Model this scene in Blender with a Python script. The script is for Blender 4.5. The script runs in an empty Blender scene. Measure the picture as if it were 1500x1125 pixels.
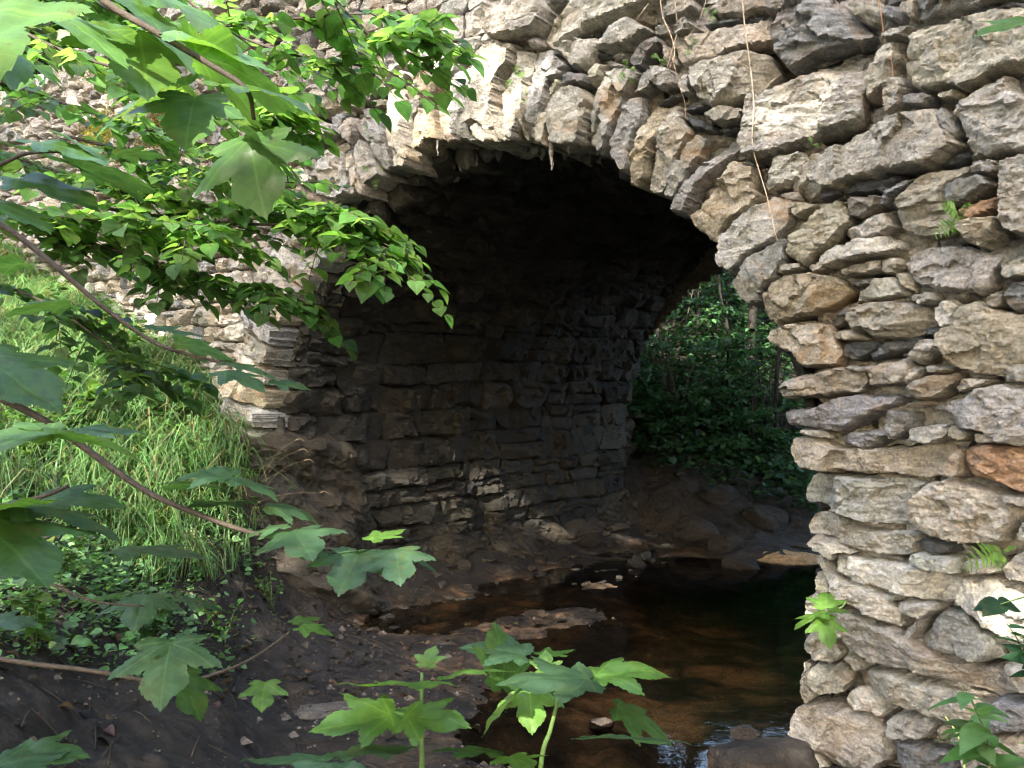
import bpy, math, random
import numpy as np
from mathutils import Vector, Matrix
from mathutils.geometry import delaunay_2d_cdt

random.seed(7)
RNG = np.random.default_rng(7)
S = bpy.context.scene
COL = S.collection

# ------------------------------------------------------------------ frame of the place
F, HOR, HC = 1248.0, 590.0, 1.35           # lens (px), eye level row, eye height over the water
D = 3.2                                    # eye to bridge face, square on
NV = np.array([0.60324, 0.79756, 0.0])     # through the tunnel
DV = np.array([-0.79756, 0.60324, 0.0])    # along the face, to the left
ZV = np.array([0., 0., 1.])
UC, AX = -2.683, 1.656                     # arch centre and half span along the face
WT, WC = 1.264, -0.486                     # crown and springing against the eye
RY = WT - WC
TUN = 4.45                                 # length of the tunnel
WTOP = 2.50                                # parapet top over the eye
SUN = NV * 1.0 + (-DV) * (-0.28) + ZV * (-0.64)
SUN /= np.linalg.norm(SUN)


def W(px, py, dep):
    return np.array([(px - 750) / F * dep, dep, HC + (HOR - py) / F * dep])


# ------------------------------------------------------------------ noise
def _hash(ix, iy, iz, seed):
    h = (ix * 374761393 + iy * 668265263 + iz * 2147483647 + seed * 1274126177) & 0xFFFFFFFF
    h = ((h ^ (h >> 13)) * 1274126177) & 0xFFFFFFFF
    h = h ^ (h >> 16)
    return (h & 0xFFFF) / 32767.5 - 1.0


def vnoise(P, seed=0):
    P = np.asarray(P, float)
    I = np.floor(P).astype(np.int64)
    f = P - I
    f = f * f * f * (f * (f * 6 - 15) + 10)
    r = 0
    for a in (0, 1):
        wx = f[:, 0] if a else 1 - f[:, 0]
        for b in (0, 1):
            wy = f[:, 1] if b else 1 - f[:, 1]
            for c in (0, 1):
                wz = f[:, 2] if c else 1 - f[:, 2]
                r = r + wx * wy * wz * _hash(I[:, 0] + a, I[:, 1] + b, I[:, 2] + c, seed)
    return r


def fbm(P, octv=4, seed=0, gain=.5):
    P = np.asarray(P, float)
    r, a = 0, 1.0
    for o in range(octv):
        r = r + a * vnoise(P * (2.03 ** o) + 17.3 * o, seed + o)
        a *= gain
    return r


# ------------------------------------------------------------------ mesh helpers
class MB:
    """collects geometry of one mesh; per-vertex colour and uv travel along"""
    def __init__(self):
        self.v, self.f, self.c, self.uv, self.n = [], [], [], [], 0

    def add(self, v, f, c=(1, 1, 1), uv=None):
        v = np.asarray(v, float).reshape(-1, 3)
        self.v.append(v)
        c = np.asarray(c, float)
        self.c.append(np.tile(c, (len(v), 1)) if c.ndim == 1 else c)
        self.uv.append(np.zeros((len(v), 2)) if uv is None else np.asarray(uv, float))
        for q in f:
            self.f.append((np.asarray(q, np.int64) + self.n))
        self.n += len(v)

    def build(self, name, m, parent=None, smooth=True, loc=None, sharp=0):
        v = np.concatenate(self.v) if self.v else np.zeros((0, 3))
        if loc is not None:
            v = v - np.asarray(loc, float)
        me = bpy.data.meshes.new(name)
        loops, starts, tot = [], [], 0
        for q in self.f:
            q = q.reshape(-1, q.shape[-1])
            k = q.shape[1]
            loops.append(q.ravel())
            starts.append(tot + np.arange(len(q)) * k)
            tot += q.size
        me.vertices.add(len(v))
        me.vertices.foreach_set('co', v.astype(np.float32).ravel())
        if loops:
            lp, st = np.concatenate(loops).astype(np.int32), np.concatenate(starts).astype(np.int32)
            me.loops.add(len(lp))
            me.loops.foreach_set('vertex_index', lp)
            me.polygons.add(len(st))
            me.polygons.foreach_set('loop_start', st)
        at = me.attributes.new('tint', 'FLOAT_COLOR', 'POINT')
        c = np.concatenate(self.c)
        at.data.foreach_set('color', np.concatenate([c, np.ones((len(c), 1))], 1).astype(np.float32).ravel())
        au = me.attributes.new('leafuv', 'FLOAT_VECTOR', 'POINT')
        uv = np.concatenate(self.uv)
        au.data.foreach_set('vector', np.concatenate([uv, np.zeros((len(uv), 1))], 1).astype(np.float32).ravel())
        me.update(calc_edges=True)
        me.validate()
        me.polygons.foreach_set('use_smooth', np.full(len(me.polygons), smooth))
        if sharp: me.set_sharp_from_angle(angle=math.radians(sharp))
        me.materials.append(m)
        o = bpy.data.objects.new(name, me)
        COL.objects.link(o)
        if loc is not None:
            o.location = loc
        if parent is not None:
            o.parent = parent
            if loc is None:
                o.matrix_parent_inverse = Matrix.Translation(-Vector(parent.location))
            else:
                o.location = Vector(loc) - Vector(parent.location)
        return o


def tag(o, label=None, cat=None, group=None, kind=None):
    if label: o['label'] = label
    if cat: o['category'] = cat
    if group: o['group'] = group
    if kind: o['kind'] = kind
    return o


def thing(name, label, cat, loc, group=None):
    o = bpy.data.objects.new(name, None)
    o.empty_display_size = .1
    COL.objects.link(o)
    o.location = [float(x) for x in loc]
    return tag(o, label, cat, group)


def smooth_line(P, per=6):
    P = np.asarray(P, float)
    if len(P) < 3:
        t = np.linspace(0, 1, per + 1)[:, None]
        return P[0] * (1 - t) + P[-1] * t
    Q = np.concatenate([[2 * P[0] - P[1]], P, [2 * P[-1] - P[-2]]])
    out = []
    for i in range(1, len(Q) - 2):
        t = np.linspace(0, 1, per, endpoint=False)[:, None]
        a, b, c, d = Q[i - 1], Q[i], Q[i + 1], Q[i + 2]
        out.append(.5 * (2 * b + (c - a) * t + (2 * a - 5 * b + 4 * c - d) * t ** 2 + (3 * b - a - 3 * c + d) * t ** 3))
    out.append(P[-1:])
    return np.concatenate(out)


def tube(mb, P, r0, r1, sides=6, per=6, c=(1, 1, 1), knob=0.0):
    L = smooth_line(P, per)
    n = len(L)
    T = np.gradient(L, axis=0)
    T /= np.linalg.norm(T, axis=1)[:, None] + 1e-9
    up = np.array([0.13, 0.27, 0.95])
    A = np.cross(T, up); A /= np.linalg.norm(A, axis=1)[:, None] + 1e-9
    B = np.cross(T, A)
    r = np.linspace(r0, r1, n)
    if knob:
        r = r * (1 + knob * vnoise(np.c_[np.arange(n) * .9, np.zeros(n), np.zeros(n)], 5))
    ph = np.arange(sides) / sides * 2 * math.pi
    V = L[:, None] + r[:, None, None] * (np.cos(ph)[None, :, None] * A[:, None] + np.sin(ph)[None, :, None] * B[:, None])
    if knob:
        V = V + knob * r[:, None, None] * .4 * fbm(V.reshape(-1, 3) / max(r0, 1e-4) * .7, 2, 3).reshape(n, sides, 1)
    i = np.arange(n - 1)[:, None] * sides
    j = np.arange(sides)[None]
    k = (j + 1) % sides
    q = np.stack([i + j, i + k, i + sides + k, i + sides + j], -1).reshape(-1, 4)
    cap = [[*range((n - 1) * sides, n * sides)], [*range(sides)][::-1]]
    mb.add(V.reshape(-1, 3), [q, np.array(cap)], c)


# ------------------------------------------------------------------ materials
def newmat(name):
    m = bpy.data.materials.new(name)
    m.use_nodes = True
    nt = m.node_tree
    nt.nodes.clear()
    return m, nt, nt.nodes, nt.links


def N(nt, t, **kw):
    n = nt.nodes.new(t)
    for k, v in kw.items():
        if k.startswith('i_'):
            n.inputs[k[2:].replace('_', ' ')].default_value = v
        else:
            setattr(n, k, v)
    return n


def noise(nt, co, scale, detail=6, rough=.6, dist=0.):
    n = N(nt, 'ShaderNodeTexNoise')
    n.inputs['Scale'].default_value = scale
    n.inputs['Detail'].default_value = detail
    n.inputs['Roughness'].default_value = rough
    n.inputs['Distortion'].default_value = dist
    nt.links.new(co, n.inputs['Vector'])
    return n.outputs['Fac']


def ramp(nt, fac, stops):
    r = N(nt, 'ShaderNodeValToRGB')
    e = r.color_ramp.elements
    while len(e) < len(stops):
        e.new(.5)
    for k, (p, c) in zip(e, stops):
        k.position = p
        k.color = (*c, 1) if not isinstance(c, (int, float)) else (c, c, c, 1)
    nt.links.new(fac, r.inputs['Fac'])
    return r.outputs['Color']


def mix(nt, fac, a, b, mode='MIX'):
    m = N(nt, 'ShaderNodeMix', data_type='RGBA', blend_type=mode)
    for key, val in (('Factor', fac), ('A', a), ('B', b)):
        s = [i for i in m.inputs if i.name == key and i.type == ('VALUE' if key == 'Factor' else 'RGBA')][0]
        if isinstance(val, (int, float)):
            s.default_value = val
        elif isinstance(val, tuple):
            s.default_value = (*val, 1)
        else:
            nt.links.new(val, s)
    return [o for o in m.outputs if o.type == 'RGBA'][0]


def math_(nt, op, a, b=None):
    m = N(nt, 'ShaderNodeMath', operation=op)
    for i, v in enumerate((a, b)):
        if v is None: continue
        if isinstance(v, (int, float)): m.inputs[i].default_value = v
        else: nt.links.new(v, m.inputs[i])
    return m.outputs[0]


def principled(nt, col, rough=.9, spec=.3, bumps=(), bstr=.6, bdist=.01):
    p = N(nt, 'ShaderNodeBsdfPrincipled')
    if isinstance(col, tuple): p.inputs['Base Color'].default_value = (*col, 1)
    else: nt.links.new(col, p.inputs['Base Color'])
    if isinstance(rough, (int, float)): p.inputs['Roughness'].default_value = rough
    else: nt.links.new(rough, p.inputs['Roughness'])
    p.inputs['Specular IOR Level'].default_value = spec
    prev = None
    for h, s, dd in bumps:
        b = N(nt, 'ShaderNodeBump')
        b.inputs['Strength'].default_value = s
        b.inputs['Distance'].default_value = dd
        nt.links.new(h, b.inputs['Height'])
        if prev is not None: nt.links.new(prev, b.inputs['Normal'])
        prev = b.outputs['Normal']
    if prev is not None: nt.links.new(prev, p.inputs['Normal'])
    return p


def out(nt, sh):
    o = N(nt, 'ShaderNodeOutputMaterial')
    nt.links.new(sh.outputs[0] if hasattr(sh, 'outputs') else sh, o.inputs['Surface'])


def stone_material(name, moss=.25, ochre=.5, wet=0.0, bump=1.0, lichen=1.0):
    m, nt, nodes, L = newmat(name)
    co = N(nt, 'ShaderNodeTexCoord').outputs['Object']
    mp = N(nt, 'ShaderNodeMapping'); mp.inputs['Scale'].default_value = (1, 1, 2.6)
    L.new(co, mp.inputs['Vector'])
    st = mp.outputs['Vector']
    at = N(nt, 'ShaderNodeAttribute', attribute_name='tint').outputs['Color']
    big = noise(nt, co, 3.2, 6, .62)
    mid = noise(nt, st, 16, 10, .68, .4)
    fine = noise(nt, co, 95, 8, .7)
    c = mix(nt, 1.0, at, ramp(nt, mid, [(.28, .42), (.5, .95), (.72, 1.42)]), 'MULTIPLY')
    c = mix(nt, 1.0, c, ramp(nt, fine, [(.3, .45), (.5, 1.), (.7, 1.45)]), 'MULTIPLY')
    och = ramp(nt, noise(nt, co, 5.1, 8, .7, .6), [(.52, 0.), (.66, 1.)])
    c = mix(nt, math_(nt, 'MULTIPLY', och, ochre), c, (.36, .215, .09))
    lich = ramp(nt, noise(nt, co, 22, 8, .75, .3), [(.58, 0.), (.66, 1.)])
    lich2 = math_(nt, 'MULTIPLY', lich, ramp(nt, big, [(.42, 0.), (.6, .55 * lichen)]))
    c = mix(nt, lich2, c, (.50, .49, .44))
    dirt = ramp(nt, noise(nt, co, 9, 8, .7), [(.3, .75), (.45, 0.)])
    c = mix(nt, math_(nt, 'MULTIPLY', dirt, .7), c, (.06, .052, .042))
    geo = N(nt, 'ShaderNodeNewGeometry')
    sep = N(nt, 'ShaderNodeSeparateXYZ'); L.new(geo.outputs['Normal'], sep.inputs[0])
    ms = ramp(nt, noise(nt, co, 7.5, 8, .7, .2), [(.54, 0.), (.68, 1.)])
    c = mix(nt, math_(nt, 'MULTIPLY', ms, moss), c, (.085, .10, .035))
    b1 = noise(nt, st, 26, 12, .72, .5)
    b2 = noise(nt, co, 140, 6, .7)
    vor = N(nt, 'ShaderNodeTexVoronoi', feature='F1'); vor.inputs['Scale'].default_value = 30
    L.new(st, vor.inputs['Vector'])
    p = principled(nt, c, .88 - wet * .3, .25, [(vor.outputs['Distance'], .35 * bump, .012), (b1, .9 * bump, .022), (b2, .55 * bump, .005)])
    out(nt, p)
    return m


def leaf_material(name, trans=.45, rough=.42, veins=True, gloss=.5, spots=.3):
    m, nt, nodes, L = newmat(name)
    at = N(nt, 'ShaderNodeAttribute', attribute_name='tint').outputs['Color']
    uv = N(nt, 'ShaderNodeAttribute', attribute_name='leafuv').outputs['Vector']
    co = N(nt, 'ShaderNodeTexCoord').outputs['Object']
    c = mix(nt, 1., at, ramp(nt, noise(nt, co, 30, 5, .6), [(.3, .7), (.7, 1.25)]), 'MULTIPLY')
    bump = noise(nt, co, 60, 4, .6)
    vf = None
    if veins:
        sx = N(nt, 'ShaderNodeSeparateXYZ'); L.new(uv, sx.inputs[0])
        ax = math_(nt, 'ABSOLUTE', sx.outputs['X'])
        y = sx.outputs['Y']
        dm = None
        for a in (0, 51, 86):
            s, k = math.sin(math.radians(a)), math.cos(math.radians(a))
            dd = math_(nt, 'ABSOLUTE', math_(nt, 'SUBTRACT', math_(nt, 'MULTIPLY', ax, k), math_(nt, 'MULTIPLY', y, s)))
            dm = dd if dm is None else math_(nt, 'MINIMUM', dm, dd)
        prim = ramp(nt, dm, [(.006, 1.), (.022, 0.)])
        # side ribs leave the midribs at a slant
        w = math_(nt, 'FRACT', math_(nt, 'MULTIPLY', math_(nt, 'SUBTRACT', y, math_(nt, 'MULTIPLY', ax, .75)), 7.))
        w = math_(nt, 'ABSOLUTE', math_(nt, 'SUBTRACT', w, .5))
        sec = ramp(nt, w, [(.02, .45), (.07, 0.)])
        vf = mix(nt, 1., prim, sec, 'LIGHTEN')
        c = mix(nt, math_(nt, 'MULTIPLY', vf, .5), c, mix(nt, 1., c, (1.9, 1.75, 1.6), 'MULTIPLY'))
    if spots:
        c = mix(nt, ramp(nt, noise(nt, co, 14, 6, .7), [(.52, 0.), (.72, .55)]), c, (.13, .16, .03))
        sp = ramp(nt, noise(nt, co, 38, 6, .65), [(.63, 0.), (.67, 1.)])
        c = mix(nt, math_(nt, 'MULTIPLY', sp, spots), c, (.10, .075, .03))
    bumps = [(bump, .25, .004)]
    if vf is not None: bumps.append((vf, -.5, .003))
    p = principled(nt, c, rough, gloss, bumps)
    t = N(nt, 'ShaderNodeBsdfTranslucent')
    L.new(mix(nt, 1., c, (1.55, 1.45, .85), 'MULTIPLY'), t.inputs['Color'])
    ms = N(nt, 'ShaderNodeMixShader'); ms.inputs[0].default_value = trans
    L.new(p.outputs[0], ms.inputs[1]); L.new(t.outputs[0], ms.inputs[2])
    out(nt, ms)
    return m


def bark_material(name, col=(.055, .043, .032)):
    m, nt, nodes, L = newmat(name)
    co = N(nt, 'ShaderNodeTexCoord').outputs['Object']
    a = noise(nt, co, 25, 8, .7)
    c = mix(nt, 1., ramp(nt, a, [(.3, tuple(x * .55 for x in col)), (.7, tuple(x * 1.6 for x in col))]),
            N(nt, 'ShaderNodeAttribute', attribute_name='tint').outputs['Color'], 'MULTIPLY')
    out(nt, principled(nt, c, .75, .3, [(a, .7, .01)]))
    return m


def ground_material():
    m, nt, nodes, L = newmat('earth')
    co = N(nt, 'ShaderNodeTexCoord').outputs['Object']
    sx = N(nt, 'ShaderNodeSeparateXYZ'); L.new(co, sx.inputs[0])
    big = noise(nt, co, 1.7, 7, .62)
    mid = noise(nt, co, 14, 8, .7)
    fine = noise(nt, co, 90, 8, .75)
    c = ramp(nt, mid, [(.3, (.011, .009, .0075)), (.5, (.028, .0225, .0185)), (.7, (.062, .050, .042))])
    c = mix(nt, ramp(nt, big, [(.4, 0.), (.62, .8)]), c, (.03, .025, .018))
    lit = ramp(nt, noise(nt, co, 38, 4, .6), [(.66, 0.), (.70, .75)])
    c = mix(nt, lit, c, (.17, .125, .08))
    # the bed under the water and the wet margin: ochre sand and dark silt
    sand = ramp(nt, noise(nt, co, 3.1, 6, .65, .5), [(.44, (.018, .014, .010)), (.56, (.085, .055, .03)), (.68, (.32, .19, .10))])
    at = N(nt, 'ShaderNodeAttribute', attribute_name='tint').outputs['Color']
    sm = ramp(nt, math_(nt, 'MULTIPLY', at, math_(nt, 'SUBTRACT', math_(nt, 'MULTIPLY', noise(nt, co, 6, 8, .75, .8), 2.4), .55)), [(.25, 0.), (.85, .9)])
    sand = mix(nt, sm, sand, (.40, .235, .12))  # sun flecks painted as bright sand colour
    sand = mix(nt, 1., sand, ramp(nt, fine, [(.3, .55), (.7, 1.35)]), 'MULTIPLY')
    zf = ramp(nt, math_(nt, 'ADD', math_(nt, 'MULTIPLY', sx.outputs['Z'], 4.), math_(nt, 'MULTIPLY', mid, .45)), [(.18, 1.), (.46, 0.)])
    c = mix(nt, zf, c, sand)
    c = mix(nt, 1., c, ramp(nt, fine, [(.3, .6), (.7, 1.35)]), 'MULTIPLY')
    rough = ramp(nt, noise(nt, co, 6, 5, .6), [(.35, .55), (.65, .95)])
    vor = N(nt, 'ShaderNodeTexVoronoi'); vor.inputs['Scale'].default_value = 22; L.new(co, vor.inputs['Vector'])
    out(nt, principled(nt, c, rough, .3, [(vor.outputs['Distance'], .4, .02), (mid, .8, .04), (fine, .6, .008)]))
    return m


def water_material():
    m, nt, nodes, L = newmat('stream_water')
    co = N(nt, 'ShaderNodeTexCoord').outputs['Object']
    a = noise(nt, co, 6, 4, .55)
    b = noise(nt, co, 22, 3, .5)
    bp = N(nt, 'ShaderNodeBump'); bp.inputs['Strength'].default_value = .07; bp.inputs['Distance'].default_value = .03
    L.new(a, bp.inputs['Height'])
    b2 = N(nt, 'ShaderNodeBump'); b2.inputs['Strength'].default_value = .05; b2.inputs['Distance'].default_value = .008
    L.new(b, b2.inputs['Height']); L.new(bp.outputs['Normal'], b2.inputs['Normal'])
    fr = N(nt, 'ShaderNodeFresnel'); fr.inputs['IOR'].default_value = 1.34
    L.new(b2.outputs['Normal'], fr.inputs['Normal'])
    g = N(nt, 'ShaderNodeBsdfAnisotropic'); g.inputs['Roughness'].default_value = .03
    L.new(b2.outputs['Normal'], g.inputs['Normal'])
    t = N(nt, 'ShaderNodeBsdfTransparent'); t.inputs['Color'].default_value = (.66, .60, .49, 1)
    ms = N(nt, 'ShaderNodeMixShader')
    L.new(fr.outputs[0], ms.inputs[0]); L.new(t.outputs[0], ms.inputs[1]); L.new(g.outputs[0], ms.inputs[2])
    out(nt, ms)
    return m


M_STONE = stone_material('gneiss_rubble', moss=.22, ochre=.30)
M_RING = stone_material('ring_stone', moss=.2, ochre=.62)
M_VAULT = stone_material('vault_stone', moss=.04, ochre=.05, lichen=.06)
M_ROCK = stone_material('bedrock', moss=.12, ochre=.07, wet=.2, lichen=.08)
M_MORTAR = stone_material('lime_earth_mortar', moss=.25, ochre=.3, bump=1.4, lichen=.3)
M_DRIP = stone_material('drip_lime', moss=0, ochre=0)
M_MAPLE = leaf_material('sycamore_leaf', .50, .40, True, .45, .6)
M_LIME = leaf_material('lime_leaf', .66, .42, True, .4, .12)
M_HERB = leaf_material('herb_leaf', .42, .45, False, .4, 0.)
M_GRASS = leaf_material('grass_blade', .45, .4, False, .5, 0.)
M_WOOD = leaf_material('woodland_leaf', .38, .5, False, .4, 0.)
M_BARK = bark_material('dark_twig_bark')
M_STEM = leaf_material('green_stem', .15, .5, False, .4, 0.)
M_WOODBARK = bark_material('shaded_bark', (.016, .013, .010))
M_DRY = bark_material('dry_root', (.33, .27, .20))
M_GROUND = ground_material()
M_WATER = water_material()

# ------------------------------------------------------------------ masonry
STONE_TINTS = [(.335, .31, .265), (.39, .365, .32), (.29, .28, .26), (.43, .405, .355), (.35, .32, .265),
               (.225, .225, .225), (.37, .335, .27), (.325, .31, .28), (.46, .435, .385)]
SLATE = (.085, .09, .095)


def chaikin(P, it=1):
    for _ in range(it):
        Q = np.roll(P, -1, 0)
        P = np.stack([.9 * P + .1 * Q, .1 * P + .9 * Q], 1).reshape(-1, 2)
    return P


def resample(P, step):
    Q = np.concatenate([P, P[:1]])
    seg = np.linalg.norm(np.diff(Q, axis=0), axis=1)
    s = np.concatenate([[0], np.cumsum(seg)])
    n = max(8, int(s[-1] / step))
    t = np.linspace(0, s[-1], n, endpoint=False)
    return np.stack([np.interp(t, s, Q[:, 0]), np.interp(t, s, Q[:, 1])], 1)


def inside(P, poly):
    x, y = P[:, 0], P[:, 1]
    r = np.zeros(len(P), bool)
    j = len(poly) - 1
    for i in range(len(poly)):
        xi, yi = poly[i]; xj, yj = poly[j]
        c = ((yi > y) != (yj > y)) & (x < (xj - xi) * (y - yi) / (yj - yi + 1e-12) + xi)
        r ^= c
        j = i
    return r


def edgedist(P, poly):
    A = poly; B = np.roll(poly, -1, 0)
    r = np.full(len(P), 9e9)
    for a, b in zip(A, B):
        ab = b - a
        t = np.clip(((P - a) @ ab) / (ab @ ab + 1e-12), 0, 1)
        r = np.minimum(r, np.hypot(*(P - a - t[:, None] * ab).T))
    return r


def add_stone(mb, poly, to3d, H=.05, back=.16, step=.012, seed=0, tint=(.3, .27, .22), rough=1.0, jit=.006, bev=.035, layered=0., facets=3, tilt=.12):
    """one dressed-by-nature stone: an outline in a surface's own coordinates, a broken front face, sides running back"""
    rs = np.random.default_rng(seed + 991)
    poly = np.asarray(poly, float)
    ar = .5 * np.sum(poly[:, 0] * np.roll(poly[:, 1], -1) - np.roll(poly[:, 0], -1) * poly[:, 1])
    if ar < 0: poly = poly[::-1]
    size = math.sqrt(abs(ar)) + 1e-6
    o = resample(chaikin(poly), step)
    o3 = np.c_[o, np.full(len(o), seed * 1.37)]
    j = min(jit, size * .05)
    o = o + j * np.c_[fbm(o3 * 28, 3, 1), fbm(o3 * 28 + 40, 3, 2)] + j * .6 * np.c_[fbm(o3 * 90, 2, 3), fbm(o3 * 90 + 40, 2, 4)]
    lo, hi = o.min(0), o.max(0)
    gx, gy = np.meshgrid(np.arange(lo[0], hi[0], step), np.arange(lo[1], hi[1], step * .87))
    gx[1::2] += step / 2
    g = np.c_[gx.ravel(), gy.ravel()]
    g = g + rs.normal(size=g.shape) * step * .13
    g = g[inside(g, o)]
    if len(g): g = g[edgedist(g, o) > step * .55]
    pts = np.concatenate([o, g])
    n0 = len(o)
    r = delaunay_2d_cdt([Vector(p) for p in pts], [], [list(range(n0))], 1, 1e-7)
    vo, fa, ov = r[0], r[2], r[3]
    P = np.array([tuple(v) for v in vo])
    if len(P) == 0 or not fa: return
    tri = np.array([f for f in fa if len(f) == 3])
    dist = edgedist(P, o)
    cen = P.mean(0)
    q = (P - cen) / size
    p3 = np.c_[P, np.full(len(P), seed * 3.1)]
    bw = min(bev * .5, size * .14) * (.55 + .55 * np.clip(fbm(p3 * 11, 2, 41), -.6, 1))
    x = np.clip(dist / bw, 0, 1)
    h = H * (1 - (1 - x) ** 2.2 * .97)
    # corners struck off
    for k in range(facets):
        an = rs.uniform(0, 6.28); sl = rs.uniform(.18, .9); rho = rs.uniform(.12, .5)
        pl = H * rs.uniform(.9, 1.1) + sl * size * (rho - (q[:, 0] * math.cos(an) + q[:, 1] * math.sin(an)))
        h = np.minimum(h, np.maximum(pl, -.012))
    # split faces: patches of rock that broke along their own planes
    ns = int(np.clip(2 + size * 26, 3, 12))
    wq = P + .22 * min(size, .25) * np.c_[fbm(p3 * 9, 3, 42), fbm(p3 * 9 + 50, 3, 43)]
    sites = P[rs.integers(0, len(P), ns)]
    stretch = np.array([1, 1 + 1.4 * layered])
    dd = np.linalg.norm((wq[:, None] - sites[None]) * stretch, axis=2)
    ni = dd.argmin(1)
    sx = rs.normal(size=ns) * .11; sy = rs.normal(size=ns) * .14 - .04; so = rs.normal(size=ns) * min(.011, size * .05)
    rel = (P - sites[ni])
    h = h + rough * np.clip(x * 1.5, 0, 1) * np.clip(so[ni] + sx[ni] * rel[:, 0] + sy[ni] * rel[:, 1], -.03, .03)
    h = h + tilt * size * .25 * (rs.uniform(-1, 1) * q[:, 0] + rs.uniform(-.3, 1) * q[:, 1]) * x
    st3 = p3 * np.array([1, 1 + 1.6 * layered, 1])
    amp = rough * np.clip(x * 1.2, .3, 1)
    t1 = 2.2 * fbm(st3 * 13, 4, 12, .6)
    ter = (np.floor(t1) + np.clip((t1 - np.floor(t1)) * 3.5, 0, 1)) / 2.2
    h = h + amp * (.0062 * ter + .0042 * fbm(st3 * 38, 3, 13, .62) + .0016 * fbm(p3 * 130, 2, 14))
    h = np.maximum(h, -.01)
    if layered:
        hs = np.sin(P[:, 1] * 150 + 5 * fbm(p3 * 7, 2, 21))
        h = h + layered * .003 * np.sign(hs) * np.abs(hs) ** .5 * x
    # walls going back
    idx = {}
    for i, ol in enumerate(ov):
        for k in ol:
            idx.setdefault(k, i)
    ring = np.array([idx[k] for k in range(n0) if k in idx])
    nv = len(P)
    lay = [np.c_[P, h]]
    R = P[ring]
    inw = cen - R
    inw = inw / (np.linalg.norm(inw, axis=1)[:, None] + 1e-9)
    m = len(ring)
    for k, z in enumerate((-.35 * back, -back)):
        rr = R + inw * (.006 * k) + .005 * np.c_[fbm(np.c_[R * 30, np.full(m, z * 40)], 2, 31), fbm(np.c_[R * 30 + 9, np.full(m, z * 40)], 2, 32)]
        lay.append(np.c_[rr, np.full(m, z)])
    V = np.concatenate(lay)
    a = np.arange(m); b = (a + 1) % m
    q1 = np.c_[ring[a], nv + a, nv + b, ring[b]]
    q2 = np.c_[nv + a, nv + m + a, nv + m + b, nv + b]
    t = np.asarray(tint) * np.array([1.0, 1., .985]) * (1 + rs.normal() * .13) * (1 + rs.normal(size=3) * .014)
    mb.add(to3d(V), [tri, q1, q2], np.clip(t, .02, .8))


class Plane:
    def __init__(s, o, u, n):
        s.o, s.u, s.n = np.array(o, float), np.array(u, float), np.array(n, float)   # n = away from the eye

    def px(s, P):
        P = np.asarray(P, float)
        ray = np.c_[(P[:, 0] - 750) / F, np.ones(len(P)), (HOR - P[:, 1]) / F]
        t = ((s.o - np.array([0, 0, HC])) @ s.n) / (ray @ s.n)
        X = ray * t[:, None] + np.array([0, 0, HC])
        return np.c_[(X - s.o) @ s.u, X[:, 2] - HC]

    def to3d(s, V):
        return s.o + V[:, :1] * s.u + np.c_[np.zeros((len(V), 2)), V[:, 1] + HC - s.o[2]] - V[:, 2:] * s.n


FACE = Plane(D * NV, -DV, NV)
# the wing wall swings out towards the eye right of the arch
_uw = FACE.px([[1235, 600]])[0, 0]
_bt = math.radians(-17)
_wu = np.array([math.cos(_bt) * -DV[0] - math.sin(_bt) * -DV[1], math.sin(_bt) * -DV[0] + math.cos(_bt) * -DV[1], 0])
_wn = np.array([math.cos(_bt) * NV[0] - math.sin(_bt) * NV[1], math.sin(_bt) * NV[0] + math.cos(_bt) * NV[1], 0])
WING = Plane(FACE.to3d(np.array([[_uw, 0, 0]]))[0], _wu, _wn)

TR = {}
TR['A'] = (1000, 0, 3., [
 [(60,330),(150,270),(270,235),(400,250),(435,330),(340,410),(150,480),(80,450)],
 [(405,180),(440,110),(520,10),(640,-10),(760,70),(880,180),(830,215),(640,260),(480,330),(430,260)],
 [(300,430),(420,410),(600,320),(880,215),(860,300),(820,560),(640,600),(400,700),(290,710),(270,640),(280,500)],
 [(890,215),(985,185),(960,290),(920,400),(840,470),(835,380)],
 [(1055,105),(1055,-40),(1500,-60),(1520,-5),(1270,60),(1190,80)],
 [(1040,160),(1150,115),(1280,90),(1560,40),(1600,290),(1400,340),(1280,400),(1070,410),(1030,340),(1015,240)],
 [(1210,470),(1350,390),(1450,340),(1500,420),(1570,440),(1570,675),(1420,690),(1300,705),(1270,620),(1230,530)],
 [(540,760),(700,650),(820,580),(960,520),(1130,475),(1180,530),(1230,600),(1240,650),(1130,740),(900,770),(700,830),(560,890),(530,860)],
 [(1140,510),(1190,475),(1250,600),(1215,620)],
 [(1425,720),(1500,690),(1580,690),(1580,1040),(1490,1040),(1440,1000),(1430,850)],
 [(1300,715),(1410,710),(1415,775),(1300,780)],
 [(960,890),(1060,780),(1150,760),(1280,735),(1290,770),(1190,830),(1180,900),(1250,990),(1200,1050),(1060,1050),(990,1020)],
 [(1185,835),(1260,800),(1370,780),(1395,830),(1290,890),(1200,915)],
 [(1245,930),(1330,880),(1430,860),(1435,910),(1340,960),(1270,990)],
 [(1255,1000),(1350,960),(1430,960),(1430,1050),(1370,1100),(1290,1080)],
 [(880,150),(1000,120),(1045,125),(1000,180),(900,190)],[(885,50),(940,30),(985,60),(975,110),(900,90)],
 [(780,30),(850,0),(880,60),(860,130),(790,90)],[(1150,420),(1240,400),(1240,440),(1170,465)],[(1010,445),(1080,415),(1140,430),(1100,480),(1020,480)],
 [(920,370),(980,340),(1010,390),(990,480),(930,520),(915,450)],[(995,-20),(1045,-20),(1045,100),(1005,95)],
]),
TR['A'] = TR['A'][0]
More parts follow.
